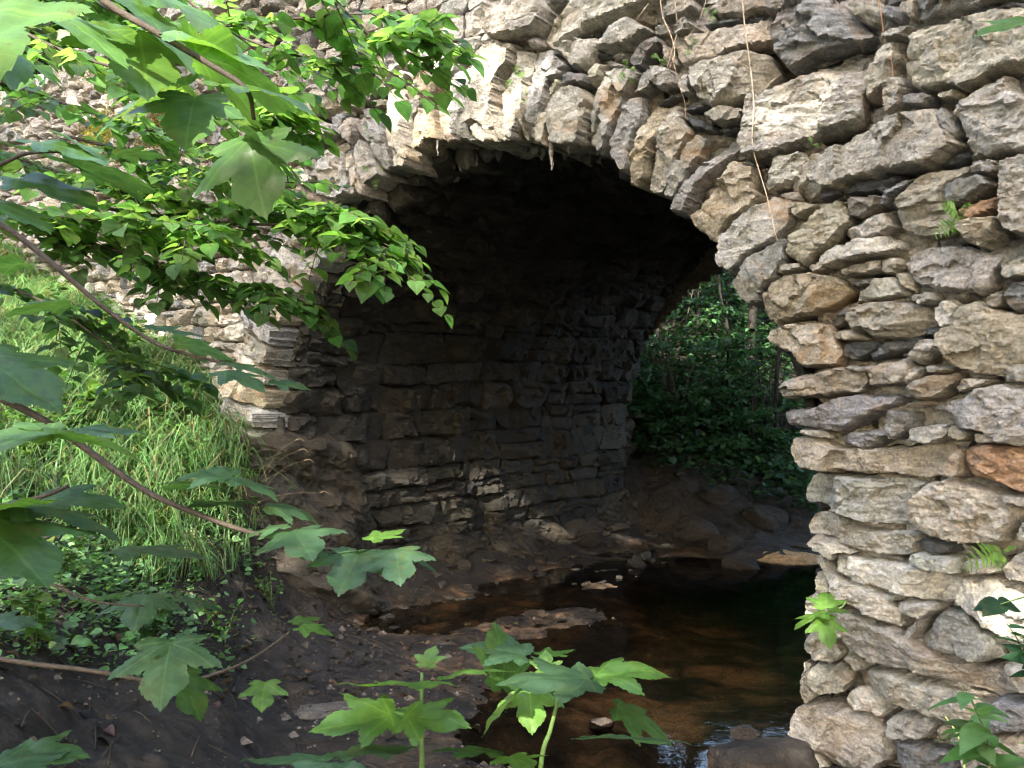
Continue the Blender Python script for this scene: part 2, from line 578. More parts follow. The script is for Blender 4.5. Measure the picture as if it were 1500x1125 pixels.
TR['As'] = (1000, 0, 3., [
 [(1265,55),(1500,10),(1520,40),(1300,85),(1270,80)],[(1135,745),(1190,690),(1270,665),(1290,690),(1230,725)],
 [(710,845),(820,790),(960,775),(960,810),(900,850),(740,860)],[(600,850),(690,830),(700,860),(620,890)],
])
TR['B'] = (1000, 200, 3., [
 [(1020,540),(1080,495),(1200,475),(1440,520),(1420,600),(1370,690),(1200,690),(1050,660),(1020,600)],
 [(490,300),(600,295),(590,330),(520,370),(492,350)],
 [(740,270),(900,265),(890,320),(800,370),(760,360),(740,310)],
 [(720,420),(850,350),(920,335),(955,400),(900,430),(750,475)],
 [(480,450),(600,330),(720,280),(745,330),(760,385),(720,420),(660,490),(560,580),(480,540)],
 [(640,530),(740,480),(900,440),(1000,480),(960,505),(850,535),(660,590)],
 [(705,585),(880,540),(885,600),(730,620)],
 [(890,540),(960,528),(980,570),(950,605),(895,605)],
 [(775,730),(800,680),(880,620),(940,612),(1000,690),(900,715),(790,740)],
 [(950,610),(980,595),(1030,650),(1030,690),(975,650)],
 [(1020,700),(1120,685),(1140,720),(1080,750)],[(750,640),(860,618),(850,655),(790,668)],
 [(750,790),(800,740),(930,725),(1080,745),(1130,780),(1120,830),(1050,870),(930,905),(850,880),(770,850)],
 [(1125,750),(1190,715),(1225,745),(1210,830),(1160,855),(1130,800)],
 [(1240,735),(1330,725),(1400,760),(1580,790),(1580,980),(1450,1060),(1330,1040),(1230,1020),(1160,920),(1165,860),(1215,830)],
 [(680,860),(760,850),(830,890),(760,905),(690,890)],
 [(1015,960),(1080,885),(1150,900),(1145,950),(1060,1005),(1030,990)],
 [(435,1110),(470,1070),(600,1035),(740,1005),(840,1000),(850,1075),(800,1130),(620,1145),(520,1150),(450,1150)],
 [(830,1010),(1000,980),(1035,1010),(1030,1060),(1000,1095),(850,1105),(835,1060)],
 [(1000,1130),(1060,1062),(1230,1035),(1210,1100),(1150,1155),(1010,1157)],
 [(1030,1010),(1085,1020),(1010,1100),(990,1070)],
 [(1220,1110),(1280,1055),(1390,1065),(1370,1090),(1250,1130)],
 [(1350,720),(1450,670),(1455,740),(1390,765)],[(1460,640),(1560,630),(1560,780),(1480,780),(1450,720)],
 [(1440,1020),(1480,995),(1560,1000),(1560,1080),(1450,1080)],[(1090,1000),(1200,1010),(1190,1035),(1110,1045)],
 [(900,290),(960,230),(1030,190),(1040,220),(960,270),(930,330)],[(560,580),(640,545),(650,590),(590,610)],
 [(440,570),(540,555),(555,590),(440,620)],[(1430,560),(1560,520),(1560,620),(1440,640)],
 [(365,240),(420,100),(540,70),(560,110),(530,200),(400,250)],[(420,260),(520,240),(530,290),(480,300)],
])
TR['Bs'] = (1000, 200, 3., [
 [(720,915),(830,895),(900,910),(860,950),(790,990),(735,970)],
 [(830,950),(900,915),(1000,880),(1060,875),(1030,920),(940,960),(840,990)],
 [(1065,840),(1130,835),(1160,870),(1130,890),(1080,870)],
 [(655,830),(700,770),(770,730),(770,760),(720,830),(670,850)],[(300,130),(325,120),(340,190),(310,205)],
])
TR['D'] = (1000, 560, 3., [
 [(485,130),(560,110),(640,100),(790,50),(980,60),(970,100),(880,130),(820,160),(740,215),(660,210),(560,190),(500,190)],
 [(1100,110),(1200,75),(1275,60),(1290,45),(1400,5),(1580,30),(1580,290),(1420,260),(1280,200),(1200,150)],
 [(985,90),(1080,82),(1090,100),(1000,110)],
 [(1020,270),(1040,190),(1180,180),(1190,240),(1110,278)],
 [(1195,190),(1240,180),(1305,230),(1260,265),(1195,235)],
 [(930,190),(960,120),(1030,130),(1030,210),(960,260)],
 [(520,300),(530,230),(620,240),(700,285),(900,290),(1000,280),(1200,270),(1210,320),(1180,400),(1060,420),(900,400),(700,395),(570,390),(530,350)],
 [(1265,300),(1290,265),(1400,275),(1580,300),(1580,500),(1440,450),(1290,410),(1260,380)],
 [(1185,380),(1218,290),(1258,285),(1262,415),(1215,420)],
 [(540,480),(560,405),(700,402),(900,420),(1080,435),(1040,490),(1010,560),(990,625),(880,625),(720,575),(620,530),(545,520)],
 [(1015,600),(1035,520),(1110,430),(1200,425),(1440,480),(1490,540),(1480,620),(1440,700),(1280,705),(1130,680),(1040,640)],
 [(1410,510),(1445,485),(1560,490),(1560,560),(1495,535)],
 [(550,630),(590,565),(700,580),(820,640),(1060,660),(1030,760),(900,765),(760,720),(640,670),(560,665)],
 [(1030,790),(1050,740),(1150,760),(1250,760),(1260,830),(1130,820)],
 [(550,700),(590,670),(700,690),(830,740),(700,745),(690,775),(600,740)],
 [(690,790),(710,735),(860,770),(1060,810),(1240,870),(1230,940),(1200,975),(980,930),(780,860),(710,835)],
 [(580,780),(610,755),(660,800),(780,870),(900,910),(1000,1010),(990,1065),(850,1020),(720,950),(690,890),(610,810)],
 [(1250,790),(1300,765),(1420,770),(1440,830),(1340,845),(1260,815)],
 [(1450,800),(1520,730),(1580,740),(1580,880),(1470,860)],
 [(590,830),(660,860),(680,910),(610,925)],[(880,915),(960,920),(980,955),(910,955)],
 [(965,975),(990,945),(1130,965),(1140,990),(1080,1035),(980,1010)],
 [(1215,960),(1245,860),(1360,850),(1480,900),(1580,1000),(1580,1150),(1420,1110),(1330,1040)],
 [(1495,620),(1580,580),(1580,700),(1500,690)],[(530,205),(640,205),(680,250),(620,245),(530,232)],
 [(700,230),(880,200),(930,235),(860,285),(720,280)],[(1310,210),(1400,230),(1410,270),(1320,265)],
])
TR['Ds'] = (1000, 560, 3., [[(1045,690),(1100,685),(1190,710),(1225,745),(1150,755),(1055,730)]])
TR['E'] = (1000, 750, 3., [
 [(1045,565),(1170,420),(1250,425),(1400,560),(1400,640),(1310,655),(1180,610),(1100,590)],
 [(1020,500),(1060,470),(1100,450),(1050,560),(1020,545)],
 [(640,460),(690,410),(800,440),(960,500),(1040,560),(1120,610),(1280,660),(1420,690),(1480,790),(1380,790),(1200,750),(1030,680),(860,650),(760,600)],
 [(815,720),(830,680),(960,700),(1100,740),(1280,800),(1365,840),(1355,920),(1290,945),(1150,890),(970,830),(840,770)],
 [(555,380),(600,340),(690,360),(710,410),(640,450),(560,490)],
 [(540,560),(600,500),(660,560),(720,610),(700,650),(590,640),(545,600)],
 [(560,690),(620,645),(720,655),(780,720),(740,770),(640,790),(570,740)],
 [(725,620),(770,625),(815,690),(780,700),(730,650)],
 [(520,930),(560,830),(600,815),(700,840),(850,890),(920,950),(945,1060),(880,1120),(720,1125),(640,1080),(530,970)],
 [(740,790),(790,755),(880,800),(950,860),(910,890),(820,860),(745,830)],
 [(910,950),(960,860),(1100,890),(1150,930),(1080,1000),(950,990)],
 [(500,1030),(530,990),(640,1060),(680,1110),(650,1190),(510,1190)],
 [(920,1000),(1000,990),(1200,1050),(1240,1130),(1050,1140),(960,1060)],
 [(1130,950),(1160,920),(1220,940),(1200,1000),(1150,1000)],[(1200,960),(1260,930),(1320,960),(1300,1010),(1220,1020)],
 [(530,650),(560,740),(610,800),(560,830),(535,800)],
 [(690,1135),(900,1130),(1100,1150),(1100,1280),(690,1280)],
 [(1250,1020),(1500,960),(1580,1150),(1260,1150)],[(1380,805),(1580,820),(1580,960),(1330,960)],[(1110,1155),(1580,1160),(1580,1300),(1110,1300)],
 [(1420,660),(1580,640),(1580,800),(1490,780)],
])
TR['C'] = (700, 0, 3., [
 [(870,195),(960,165),(1130,125),(1290,85),(1335,100),(1300,200),(1190,225),(960,300),(900,290)],
 [(50,140),(90,80),(160,10),(280,-10),(330,60),(320,120),(280,170),(140,195),(70,180)],
 [(295,180),(330,100),(420,0),(480,-60),(900,-60),(820,10),(680,70),(520,130),(370,200),(330,215)],
 [(350,230),(440,185),(560,180),(540,230),(510,310),(440,320),(400,270)],
 [(540,215),(600,130),(690,95),(760,120),(790,160),(700,215),(580,235)],
 [(680,270),(740,215),(820,180),(840,210),(780,260),(740,310),(690,300)],
 [(820,60),(860,15),(960,10),(980,50),(930,90),(830,110)],
 [(1020,60),(1060,10),(1110,-20),(1280,-10),(1290,30),(1200,80),(1080,90)],
 [(880,160),(920,100),(950,95),(985,140),(900,180)],
 [(1270,60),(1340,10),(1390,10),(1370,75),(1290,80)],
 [(600,245),(660,230),(680,250),(660,275),(610,275)],
 [(775,380),(810,305),(890,330),(900,390),(830,410)],
 [(1000,510),(1100,480),(1190,490),(1180,550),(1080,570)],
 [(895,370),(910,335),(950,330),(970,440),(920,430)],
 [(0,180),(50,180),(25,240),(-10,240)],[(225,180),(285,165),(290,205),(235,215)],
 [(800,-30),(930,-30),(1000,-20),(960,8),(830,20)],[(320,0),(400,-20),(410,0),(340,60)],
 [(505,330),(540,285),(590,290),(560,350),(510,380)],[(390,360),(440,325),(500,330),(500,380),(400,400)],
 [(330,400),(380,350),(395,370),(370,430),(340,450)],[(320,350),(350,305),(420,320),(400,345),(330,370)],
 [(590,290),(640,280),(680,310),(600,325)],[(790,130),(860,115),(870,160),(800,175)],[(840,215),(870,220),(890,290),(850,310)],
 [(705,430),(740,350),(780,300),(815,300),(790,390),(760,420)],
])
TR['Cs'] = (700, 0, 3., [
 [(350,208),(460,160),(450,185),(370,218)],[(460,170),(580,130),(600,145),(470,185)],
 [(1010,120),(1120,80),(1260,70),(1220,95),(1020,138)],[(785,450),(900,405),(930,420),(800,470)],
 [(915,470),(1010,460),(1020,480),(960,500),(920,495)],[(910,515),(930,505),(1070,575),(1060,590),(960,575)],
 [(1195,730),(1225,720),(1240,790),(1205,810)],[(510,240),(560,230),(600,260),(530,262)],[(1090,570),(1150,555),(1160,575),(1090,600)],
])
RING = {}
RING['C'] = (700, 0, 3., [
 [(20,290),(70,180),(185,205),(180,290),(130,340),(105,450),(120,610),(20,635),(-10,560),(10,420)],
 [(135,450),(185,330),(190,220),(250,230),(250,330),(205,420),(200,560),(180,625),(135,610)],
 [(240,560),(250,400),(260,230),(330,215),(400,280),(430,310),(340,330),(320,400),(310,480),(285,560),(280,620),(235,600)],
 [(285,600),(300,520),(350,470),(370,500),(340,560),(335,650),(300,650)],
 [(340,560),(350,470),(400,400),(450,385),(490,400),(520,460),(500,540),(480,640),(400,665),(340,640)],
 [(500,590),(530,480),(560,400),(600,330),(680,310),(750,330),(700,380),(670,440),(640,520),(600,620),(560,690),(500,630)],
 [(595,690),(620,600),(660,470),(700,430),(750,430),(740,520),(700,620),(660,770),(620,735)],
 [(670,800),(720,640),(760,500),(790,460),(840,480),(810,560),(780,660),(740,780),(700,825)],
 [(770,750),(800,640),(850,500),(900,460),(920,540),(960,590),(900,680),(850,780),(800,850),(750,830)],
 [(830,870),(850,780),(920,660),(980,600),(1050,620),(1000,700),(930,800),(870,880)],
 [(865,930),(930,830),(1000,740),(1100,640),(1160,590),(1170,620),(1100,720),(1000,830),(960,900),(930,950),(880,945)],
 [(945,960),(1010,900),(1060,850),(1160,720),(1240,740),(1230,830),(1280,870),(1150,960),(1080,1020),(1060,1075),(970,1010)],
 [(200,420),(245,350),(240,460),(225,620),(205,600)],
])
RING['B'] = (1000, 200, 3., [
 [(165,540),(180,440),(300,340),(420,270),(500,280),(490,380),(420,470),(300,530),(240,610),(190,580)],
 [(245,660),(310,540),(420,480),(480,450),(490,550),(430,620),(370,700),(360,745),(290,735)],
 [(370,700),(480,610),(620,610),(720,620),(780,690),(700,750),(520,800),(420,830),(380,790)],
 [(385,890),(430,840),(560,820),(670,830),(690,890),(730,960),(700,1010),(590,1020),(520,1010),(490,950),(440,930)],
])
RING['F'] = (350, 50, 3.75, [
 [(1210,440),(1205,280),(1280,190),(1340,230),(1330,420),(1310,560),(1335,600),(1230,585)],
 [(1140,420),(1110,350),(1190,330),(1205,430),(1220,560),(1240,600),(1140,600)],
 [(990,500),(1040,420),(1100,420),(1120,500),(1130,590),(1060,600),(1050,640),(1000,650)],
 [(850,320),(900,285),(930,360),(950,460),(980,600),(990,690),(970,740),(900,755),(880,640),(890,480)],
 [(960,300),(1010,275),(1030,400),(980,480),(950,420)],
 [(750,440),(800,430),(850,520),(870,640),(880,740),(830,765),(790,640)],
 [(850,450),(885,500),(900,610),(872,620)],
 [(610,680),(660,660),(700,760),(740,860),(740,905),(690,890)],
 [(690,620),(740,600),(800,700),(830,790),(790,820),(740,850),(710,760)],
 [(680,540),(720,460),(760,500),(790,620),(740,600)],
 [(990,200),(1040,160),(1110,250),(1140,300),(1100,350),(1060,400),(1020,300)],
])
TR['F'] = (350, 50, 3.75, [
 [(480,700),(540,640),(610,690),(650,800),(680,890),(560,920),(460,900)],
 [(600,560),(640,480),(690,470),(700,560),(660,640)],
 [(335,450),(420,310),(480,300),(560,390),(480,450),(380,480)],
 [(245,400),(330,355),(370,370),(360,430),(280,450)],[(365,560),(480,490),(530,500),(540,560),(440,600)],
 [(480,330),(530,255),(570,270),(520,350)],[(530,320),(570,275),(610,290),(590,340),(545,355)],
 [(600,400),(610,330),(660,315),(690,420),(640,430)],[(670,350),(720,295),(780,300),(740,350),(690,370)],
 [(700,390),(760,330),(830,310),(850,350),(760,400)],[(775,390),(860,365),(860,420),(800,430)],
 [(790,290),(850,210),(960,170),(1000,180),(930,230),(850,290)],[(920,290),(950,210),(1000,240),(950,300)],
 [(1105,160),(1130,110),(1230,60),(1300,110),(1280,150),(1170,180)],[(1110,240),(1120,180),(1250,165),(1220,230),(1150,270)],
 [(1220,100),(1300,30),(1370,40),(1380,80),(1340,130),(1300,160)],[(600,140),(690,90),(760,70),(720,120),(680,160)],
 [(300,610),(360,560),(410,610),(370,640),(310,630)],[(160,550),(220,520),(275,550),(270,590),(200,600)],
 [(380,640),(450,620),(490,650),(470,700),(400,690)],[(540,470),(590,430),(640,450),(600,550),(545,560)],
 [(290,760),(390,740),(440,800),(420,850),(310,830)],[(310,880),(420,870),(450,940),(330,950)],
])
TR['Z'] = (0, 0, 3., [
 [(995,700),(1060,600),(1120,570),(1150,620),(1110,730),(1030,710)],[(1000,770),(1050,730),(1120,760),(1130,830),(1030,890),(995,860)],
 [(920,680),(950,630),(1000,650),(990,710),(940,720)],[(815,660),(850,635),(880,670),(850,690)],[(870,740),(930,720),(950,780),(900,790)],
 [(760,690),(800,680),(820,730),(780,740)],[(840,700),(890,690),(900,730),(850,740)],[(890,640),(915,610),(940,650),(910,680)],
 [(905,810),(990,770),(985,860),(930,880)],[(105,540),(150,510),(205,530),(190,590),(130,620)],[(0,590),(60,560),(110,590),(110,630),(20,640)],
 [(300,490),(340,420),(390,470),(370,510)],[(375,560),(390,460),(435,470),(430,550)],
])


def arch_norm(u, w):
    du = (u - UC) / AX
    return np.where(w > WC, np.sqrt(du ** 2 + ((w - WC) / RY) ** 2), np.abs(du))


def coursed(x0, x1, y0, y1, hr, lr, seed, wav=.02, splits=.25, gap=.006):
    """courses of roughly squared rubble with uneven beds; yields outlines"""
    rs = np.random.default_rng(seed)
    ys = [y0]
    while ys[-1] < y1:
        ys.append(ys[-1] + rs.uniform(*hr))
    bed = lambda k, x: ys[k] + wav * fbm(np.c_[np.atleast_1d(x) * 2.3, np.full(np.size(x), k * 3.7), np.full(np.size(x), seed * 1.)], 3, 5)
    for k in range(len(ys) - 1):
        x = x0 - rs.uniform(0, lr[1])
        h = ys[k + 1] - ys[k]
        sk0 = rs.normal() * h * .15
        while x < x1:
            l = rs.uniform(*lr) * (.6 + h / hr[1] * .6)
            sk1 = rs.normal() * h * .18
            xb = np.linspace(x + gap, x + l - gap, 4)
            bt = bed(k, xb) + gap * .5; tp = bed(k + 1, xb) - gap * .5
            xt = xb.copy() + np.linspace(sk0, sk1, 4)
            poly = np.concatenate([np.c_[xb - np.linspace(sk0, sk1, 4), bt], np.c_[xt, tp][::-1]])
            poly += rs.normal(size=poly.shape) * h * .05
            if rs.uniform() < splits and l > .14:
                m = rs.uniform(.35, .65)
                md = bt * (1 - m) + tp * m
                yield np.concatenate([np.c_[xb, bt], np.c_[xb, md - gap * .4][::-1]])
                yield np.concatenate([np.c_[xb, md + gap * .4], np.c_[xt, tp][::-1]])
            else:
                yield poly
            x += l
            sk0 = sk1


def surf_face(V):
    """face and wing together, for the stones between and behind the traced ones"""
    r = FACE.to3d(V)
    k = V[:, 0] > _uw
    if k.any():
        v = V[k].copy(); v[:, 0] -= _uw
        r[k] = WING.to3d(v)
    return r


def surf_deep(V):
    return surf_face(V - np.array([0, 0, .04]))


def surf_vault(V):
    """(along the tunnel, up the curve from the left springing, inward) to the place"""
    s, q, h = V.T
    rad = (AX + RY) / 2
    th = np.clip(q / rad, 0, math.pi)
    c, sn = np.cos(th), np.sin(th)
    u = UC - AX * c
    ry = RY + .45 * np.clip(s / TUN, 0, 1)
    w = WC + ry * sn
    w = np.where(q < 0, WC + q, np.where(q > math.pi * rad, WC - (q - math.pi * rad), w))
    nu, nw = c / AX, -sn / ry
    ln = np.hypot(nu, nw); nu, nw = nu / ln, nw / ln
    nw = np.where((q < 0) | (q > math.pi * rad), 0, nw)
    u = u + nu * h; w = w + nw * h
    return (D + s)[:, None] * NV - u[:, None] * DV + (w + HC)[:, None] * ZV


base = FACE.to3d(np.array([[UC, -HC, 0]]))[0]
bridge = thing('stone_bridge', 'old rubble stone arch bridge spanning the dark stream', 'bridge', base)

# facing wall: traced stones, then courses between and around them
wall = MB()
sd = 0
polys_traced = []
ptint = random.Random(3)
for key, (ox, oy, sc, lst) in TR.items():
    slate = key.endswith('s')
    for pl in lst:
        sd += 1
        P = np.array(pl, float) / sc + np.array([ox, oy])
        pln = WING if P[:, 0].mean() > 1235 else FACE
        uv = pln.px(P)
        near = P[:, 0].mean() > 950
        polys_traced.append(FACE.px(P) if pln is FACE else uv + np.array([_uw, 0]))
        cx, cy = P.mean(0)
        size = math.sqrt(abs(.5 * np.sum(uv[:, 0] * np.roll(uv[:, 1], -1) - np.roll(uv[:, 0], -1) * uv[:, 1])))
        t = np.array(SLATE) if slate else STONE_TINTS[ptint.randrange(len(STONE_TINTS))]
        if key == 'D' and pl[0] == (1265, 300): t = (.34, .21, .13)
        if key == 'A' and pl[0] == (1245, 930): t = (.34, .23, .15)
        add_stone(wall, uv, pln.to3d, H=(.035 if slate else ptint.uniform(.045, .095)) * min(1, size / .12 + .35), step=.007 if near else .012,
                  seed=sd, tint=t, back=.18, layered=.8 if slate else ptint.choice([0, .2, .4, .8]), facets=2 if slate or size > .2 else 3, tilt=.13)
fill = list(coursed(-9.2, 2.2, -1.5, WTOP + .02, (.07, .15), (.09, .26), 5, .03, .3))
allp = np.concatenate(fill)
cov = np.zeros(len(allp), bool)
for tp in polys_traced:
    cov |= inside(allp, tp)
k0 = 0
for poly in fill:
    c = poly.mean(0)
    k0 += len(poly)
    if cov[k0 - len(poly):k0].all() or (c[0] < -5.2 and c[1] < -.35): continue
    rr = arch_norm(poly[:, 0], poly[:, 1])
    if rr.min() < 1.01: continue
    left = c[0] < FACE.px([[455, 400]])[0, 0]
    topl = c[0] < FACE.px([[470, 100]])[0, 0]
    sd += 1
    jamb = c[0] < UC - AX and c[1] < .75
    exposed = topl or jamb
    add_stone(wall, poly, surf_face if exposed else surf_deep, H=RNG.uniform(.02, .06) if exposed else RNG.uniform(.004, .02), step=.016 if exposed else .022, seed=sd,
              tint=np.array(STONE_TINTS[sd % 9]) * (.78 if exposed else 1.), back=.12, rough=1.1, layered=.5, facets=3)  # left and jamb stones darkened, shade put into the tint
# coping of the parapet
for poly in coursed(-9.2, 2.2, WTOP, WTOP + .09, (.10, .16), (.25, .5), 9, .02, 0):
    sd += 1
    add_stone(wall, poly, surf_face, H=RNG.uniform(.05, .09), step=.02, seed=sd, tint=STONE_TINTS[sd % 9], back=.3)
wall.build('facing_wall', M_STONE, bridge, sharp=38)

# arch ring, every voussoir a stone of its own
ringo = bpy.data.objects.new('arch_ring', None)
COL.objects.link(ringo); ringo.parent = bridge
rl = []
for key, (ox, oy, sc, lst) in RING.items():
    for pl in lst:
        rl.append(FACE.px(np.array(pl, float) / sc + np.array([ox, oy])))
# the hidden and shaded flank of the ring, down to the left jamb
for k in range(11):
    th0 = math.radians(2 + k * 4.3); th1 = math.radians(2 + (k + 1) * 4.3 - .4)
    pts = []
    for th, rr in ((th0, 1.), (th1, 1.), (th1, 1.22 + .05 * math.sin(k * 7)), (th0, 1.22 + .05 * math.sin(k * 7 + 2))):
        pts.append((UC - AX * rr * math.cos(th), WC + RY * rr * math.sin(th)))
    rl.append(np.array(pts))
for k, uv in enumerate(rl):
    mb = MB(); sd += 1
    add_stone(mb, uv, FACE.to3d, H=ptint.uniform(.05, .10), step=.0078, seed=sd, tint=[(.37, .34, .285), (.35, .335, .30), (.29, .285, .27), (.39, .345, .265)][k % 4],
              back=.34, layered=0., facets=2, tilt=.22, bev=.022, rough=.9)
    o = mb.build('voussoir', M_RING, sharp=38)
    o.parent = ringo
    o.matrix_parent_inverse = Matrix.Translation(-Vector(bridge.location))

# vault and inner side walls
vault = MB()
rad = (AX + RY) / 2
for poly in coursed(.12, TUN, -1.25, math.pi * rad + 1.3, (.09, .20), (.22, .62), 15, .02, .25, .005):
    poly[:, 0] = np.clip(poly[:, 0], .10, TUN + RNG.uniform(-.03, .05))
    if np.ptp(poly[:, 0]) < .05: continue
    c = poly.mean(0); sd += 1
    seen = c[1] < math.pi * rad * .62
    add_stone(vault, poly, surf_vault, H=RNG.uniform(.015, .06), step=.02 if seen else .04, seed=sd, tint=np.array(STONE_TINTS[sd % 9]) * np.array([.115, .116, .113]),  # wall stone tints darkened, the tunnel's shade put into the colour
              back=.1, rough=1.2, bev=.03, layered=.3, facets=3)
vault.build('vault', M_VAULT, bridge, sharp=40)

# earth and lime core seen in the joints, deck and far side
core = MB()
us = np.arange(-9.4, 2.4, .04); ws = np.arange(-1.6, WTOP + .02, .04)
GU, GW = np.meshgrid(us, ws)
V = np.c_[GU.ravel(), GW.ravel(), (-.095 + .02 * fbm(np.c_[GU.ravel() * 9, GW.ravel() * 9, GU.ravel() * 0], 4, 4))]
rr = arch_norm(V[:, 0], V[:, 1])
i = (np.arange(len(ws) - 1)[:, None] * len(us) + np.arange(len(us) - 1)[None]).ravel()
q = np.c_[i, i + 1, i + 1 + len(us), i + len(us)]
q = q[(rr[q] > 1.035).all(1)]
core.add(surf_face(V), [q], (.11, .088, .06))
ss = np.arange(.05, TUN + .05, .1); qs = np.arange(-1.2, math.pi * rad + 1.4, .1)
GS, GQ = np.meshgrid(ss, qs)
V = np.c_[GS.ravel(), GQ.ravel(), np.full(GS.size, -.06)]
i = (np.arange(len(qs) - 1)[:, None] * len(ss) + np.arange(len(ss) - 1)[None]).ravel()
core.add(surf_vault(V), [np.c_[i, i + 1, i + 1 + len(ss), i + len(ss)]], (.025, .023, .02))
# back face with its own opening, and the deck
us = np.arange(-9.4, 2.4, .06); ws = np.arange(-1.6, WTOP - .3, .06)
GU, GW = np.meshgrid(us, ws)
rr = arch_norm(GU.ravel(), GW.ravel())
i = (np.arange(len(ws) - 1)[:, None] * len(us) + np.arange(len(us) - 1)[None]).ravel()
q = np.c_[i, i + len(us), i + 1 + len(us), i + 1]
q = q[(rr[q] > 1.03).all(1)]
bk = (D + TUN) * NV - GU.ravel()[:, None] * DV + (GW.ravel() + HC)[:, None] * ZV
core.add(bk, [q], (.2, .17, .13))
zt = HC + WTOP - .35
c4 = [FACE.to3d(np.array([[u, 0, -.1 - s]]))[0] for u, s in ((-9.4, 0), (2.4, 0), (2.4, TUN), (-9.4, TUN))]
core.add([[p[0], p[1], zt] for p in c4], [np.array([[0, 1, 2, 3]])], (.1, .09, .06))
core.build('rubble_core', M_MORTAR, bridge)

# drips of lime under the crown
for (px, py, ln, r) in ((808, 214, 36, .011), (641, 212, 16, .005), (833, 216, 10, .004)):
    p = W(px, py, float(FACE.to3d(np.c_[FACE.px([[px, py]]), [[.05]]])[0, 1]))
    mb = MB()
    L_ = ln / F * p[1]
    tube(mb, [p + (0, 0, .03), p, p - (0.002, 0, L_ * .4), p - (-.003, 0, L_ * .75), p - (0, 0, L_)], r * 1.6, r * .25, 7, 5, (.33, .29, .25), .35)
    mb.build('stalactite', M_DRIP, bridge)

# ------------------------------------------------------------------ ground, rock, water
CP = []
for px, py, dep in [(0,370,7.3),(100,440,6.7),(200,505,6.0),(300,590,5.5),(360,660,5.2),(0,500,6.0),(100,600,5.0),(0,700,4.2),(200,650,4.9),
                    (230,800,4.35),(330,790,4.7),(0,850,3.3),(120,880,3.4),(0,1000,2.6),(0,1125,2.2),(200,1000,3.2),(300,960,3.8),(330,1060,3.1),(200,1125,2.5),
                    (430,900,4.95),(430,1000,4.0),(480,1040,3.62),(380,1110,3.1),(-200,800,3.6),(-300,500,6.5),(-400,300,9),
                    (950,650,9.6),(1000,700,8.8),(1100,690,9.6),(1170,745,8.4),(930,560,10.6),(1040,400,13.),(1100,500,12.),(1000,480,11.8),(1200,560,11.2),(850,500,12)]:
    CP.append(W(px, py, dep))
for px, py, z in [(640, 1040, .02), (720, 1075, -.03), (780, 1000, -.02), (800, 1100, -.06), (690, 960, .02), (790, 930, .0), (860, 900, .0), (560, 1010, .06), (900, 1080, -.06), (960, 1000, -.08), (900, 960, -.06)]:
    _d = (HC - z) * F / (py - HOR)
    CP.append(W(px, py, _d))
for x, y, z in [(2.34, 7.35, .03), (2.7, 7.9, .04), (1.9, 7.2, -.04), (0, 0, .1), (0, .8, .38), (-.6, 1.1, .36), (.7, 1.2, .3), (-.1, 1.9, .06), (.5, 2.2, -.02), (-1.2, 1.5, .36),
                (-.15, 3.0, .03), (.4, 3.2, -.10), (.9, 3.0, -.02), (.7, 4.4, -.14), (.1, 4.4, -.10), (1.3, 5.4, -.12), (2., 6.4, -.10), (1.2, 2.6, .12), (1.7, 2.2, .3),
                (1.0, 6.6, -.02), (1.6, 7.4, -.02), (.0, 5.35, .0), (.6, 6.3, .0), (1.1, 7.3, .0), (-.6, 5.6, -.02), (.3, 6.9, .0), (1.3, 8.4, .06), (-.3, 4.9, .0), (-.9, 5.5, .0), (-.2, 6.3, -.01), (.75, 7.7, .0),
                (3.4, 7.8, -.06), (4.4, 8.4, -.08), (5.5, 9, 0), (2.4, 9.2, .7), (6, 11, 1.5), (0, 14, 4), (6, 16, 5), (-6, 14, 3.2), (12, 14, 4), (10, 5, .8), (8, 0, .6), (0, -4, .5), (-8, 0, 1.4), (-8, 8, 3.3), (-12, 4, 2.8), (4, -1, .4),
                (-1.7, 5.3, .9), (-1.05, 4.75, .12), (-3., 6.2, 1.9)]:
    CP.append(np.array([x, y, z], float))
CP = np.array(CP)
_A = np.linalg.norm(CP[:, None, :2] - CP[None, :, :2], axis=2) + np.eye(len(CP)) * .02
_w = np.linalg.solve(np.block([[_A, np.ones((len(CP), 1))], [np.ones((1, len(CP))), np.zeros((1, 1))]]), np.r_[CP[:, 2], 0])


def gz(x, y):
    x = np.atleast_1d(np.asarray(x, float)); y = np.atleast_1d(np.asarray(y, float))
    z = np.full(x.shape, _w[-1])
    for c, k in zip(CP, _w[:-1]):
        z = z + k * np.hypot(x - c[0], y - c[1])
    p = np.c_[x.ravel(), y.ravel(), np.zeros(x.size)]
    n = (.07 * fbm(p * 1.3, 4, 51) + .022 * fbm(p * 7, 3, 52) + .010 * (1 - 2 * np.abs(fbm(p * 13, 2, 53))) + .006 * fbm(p * 31, 3, 54)).reshape(x.shape)
    wet = np.clip((z + .12) / .3, .25, 1)
    return np.clip(z, -.35, 6) + n * wet


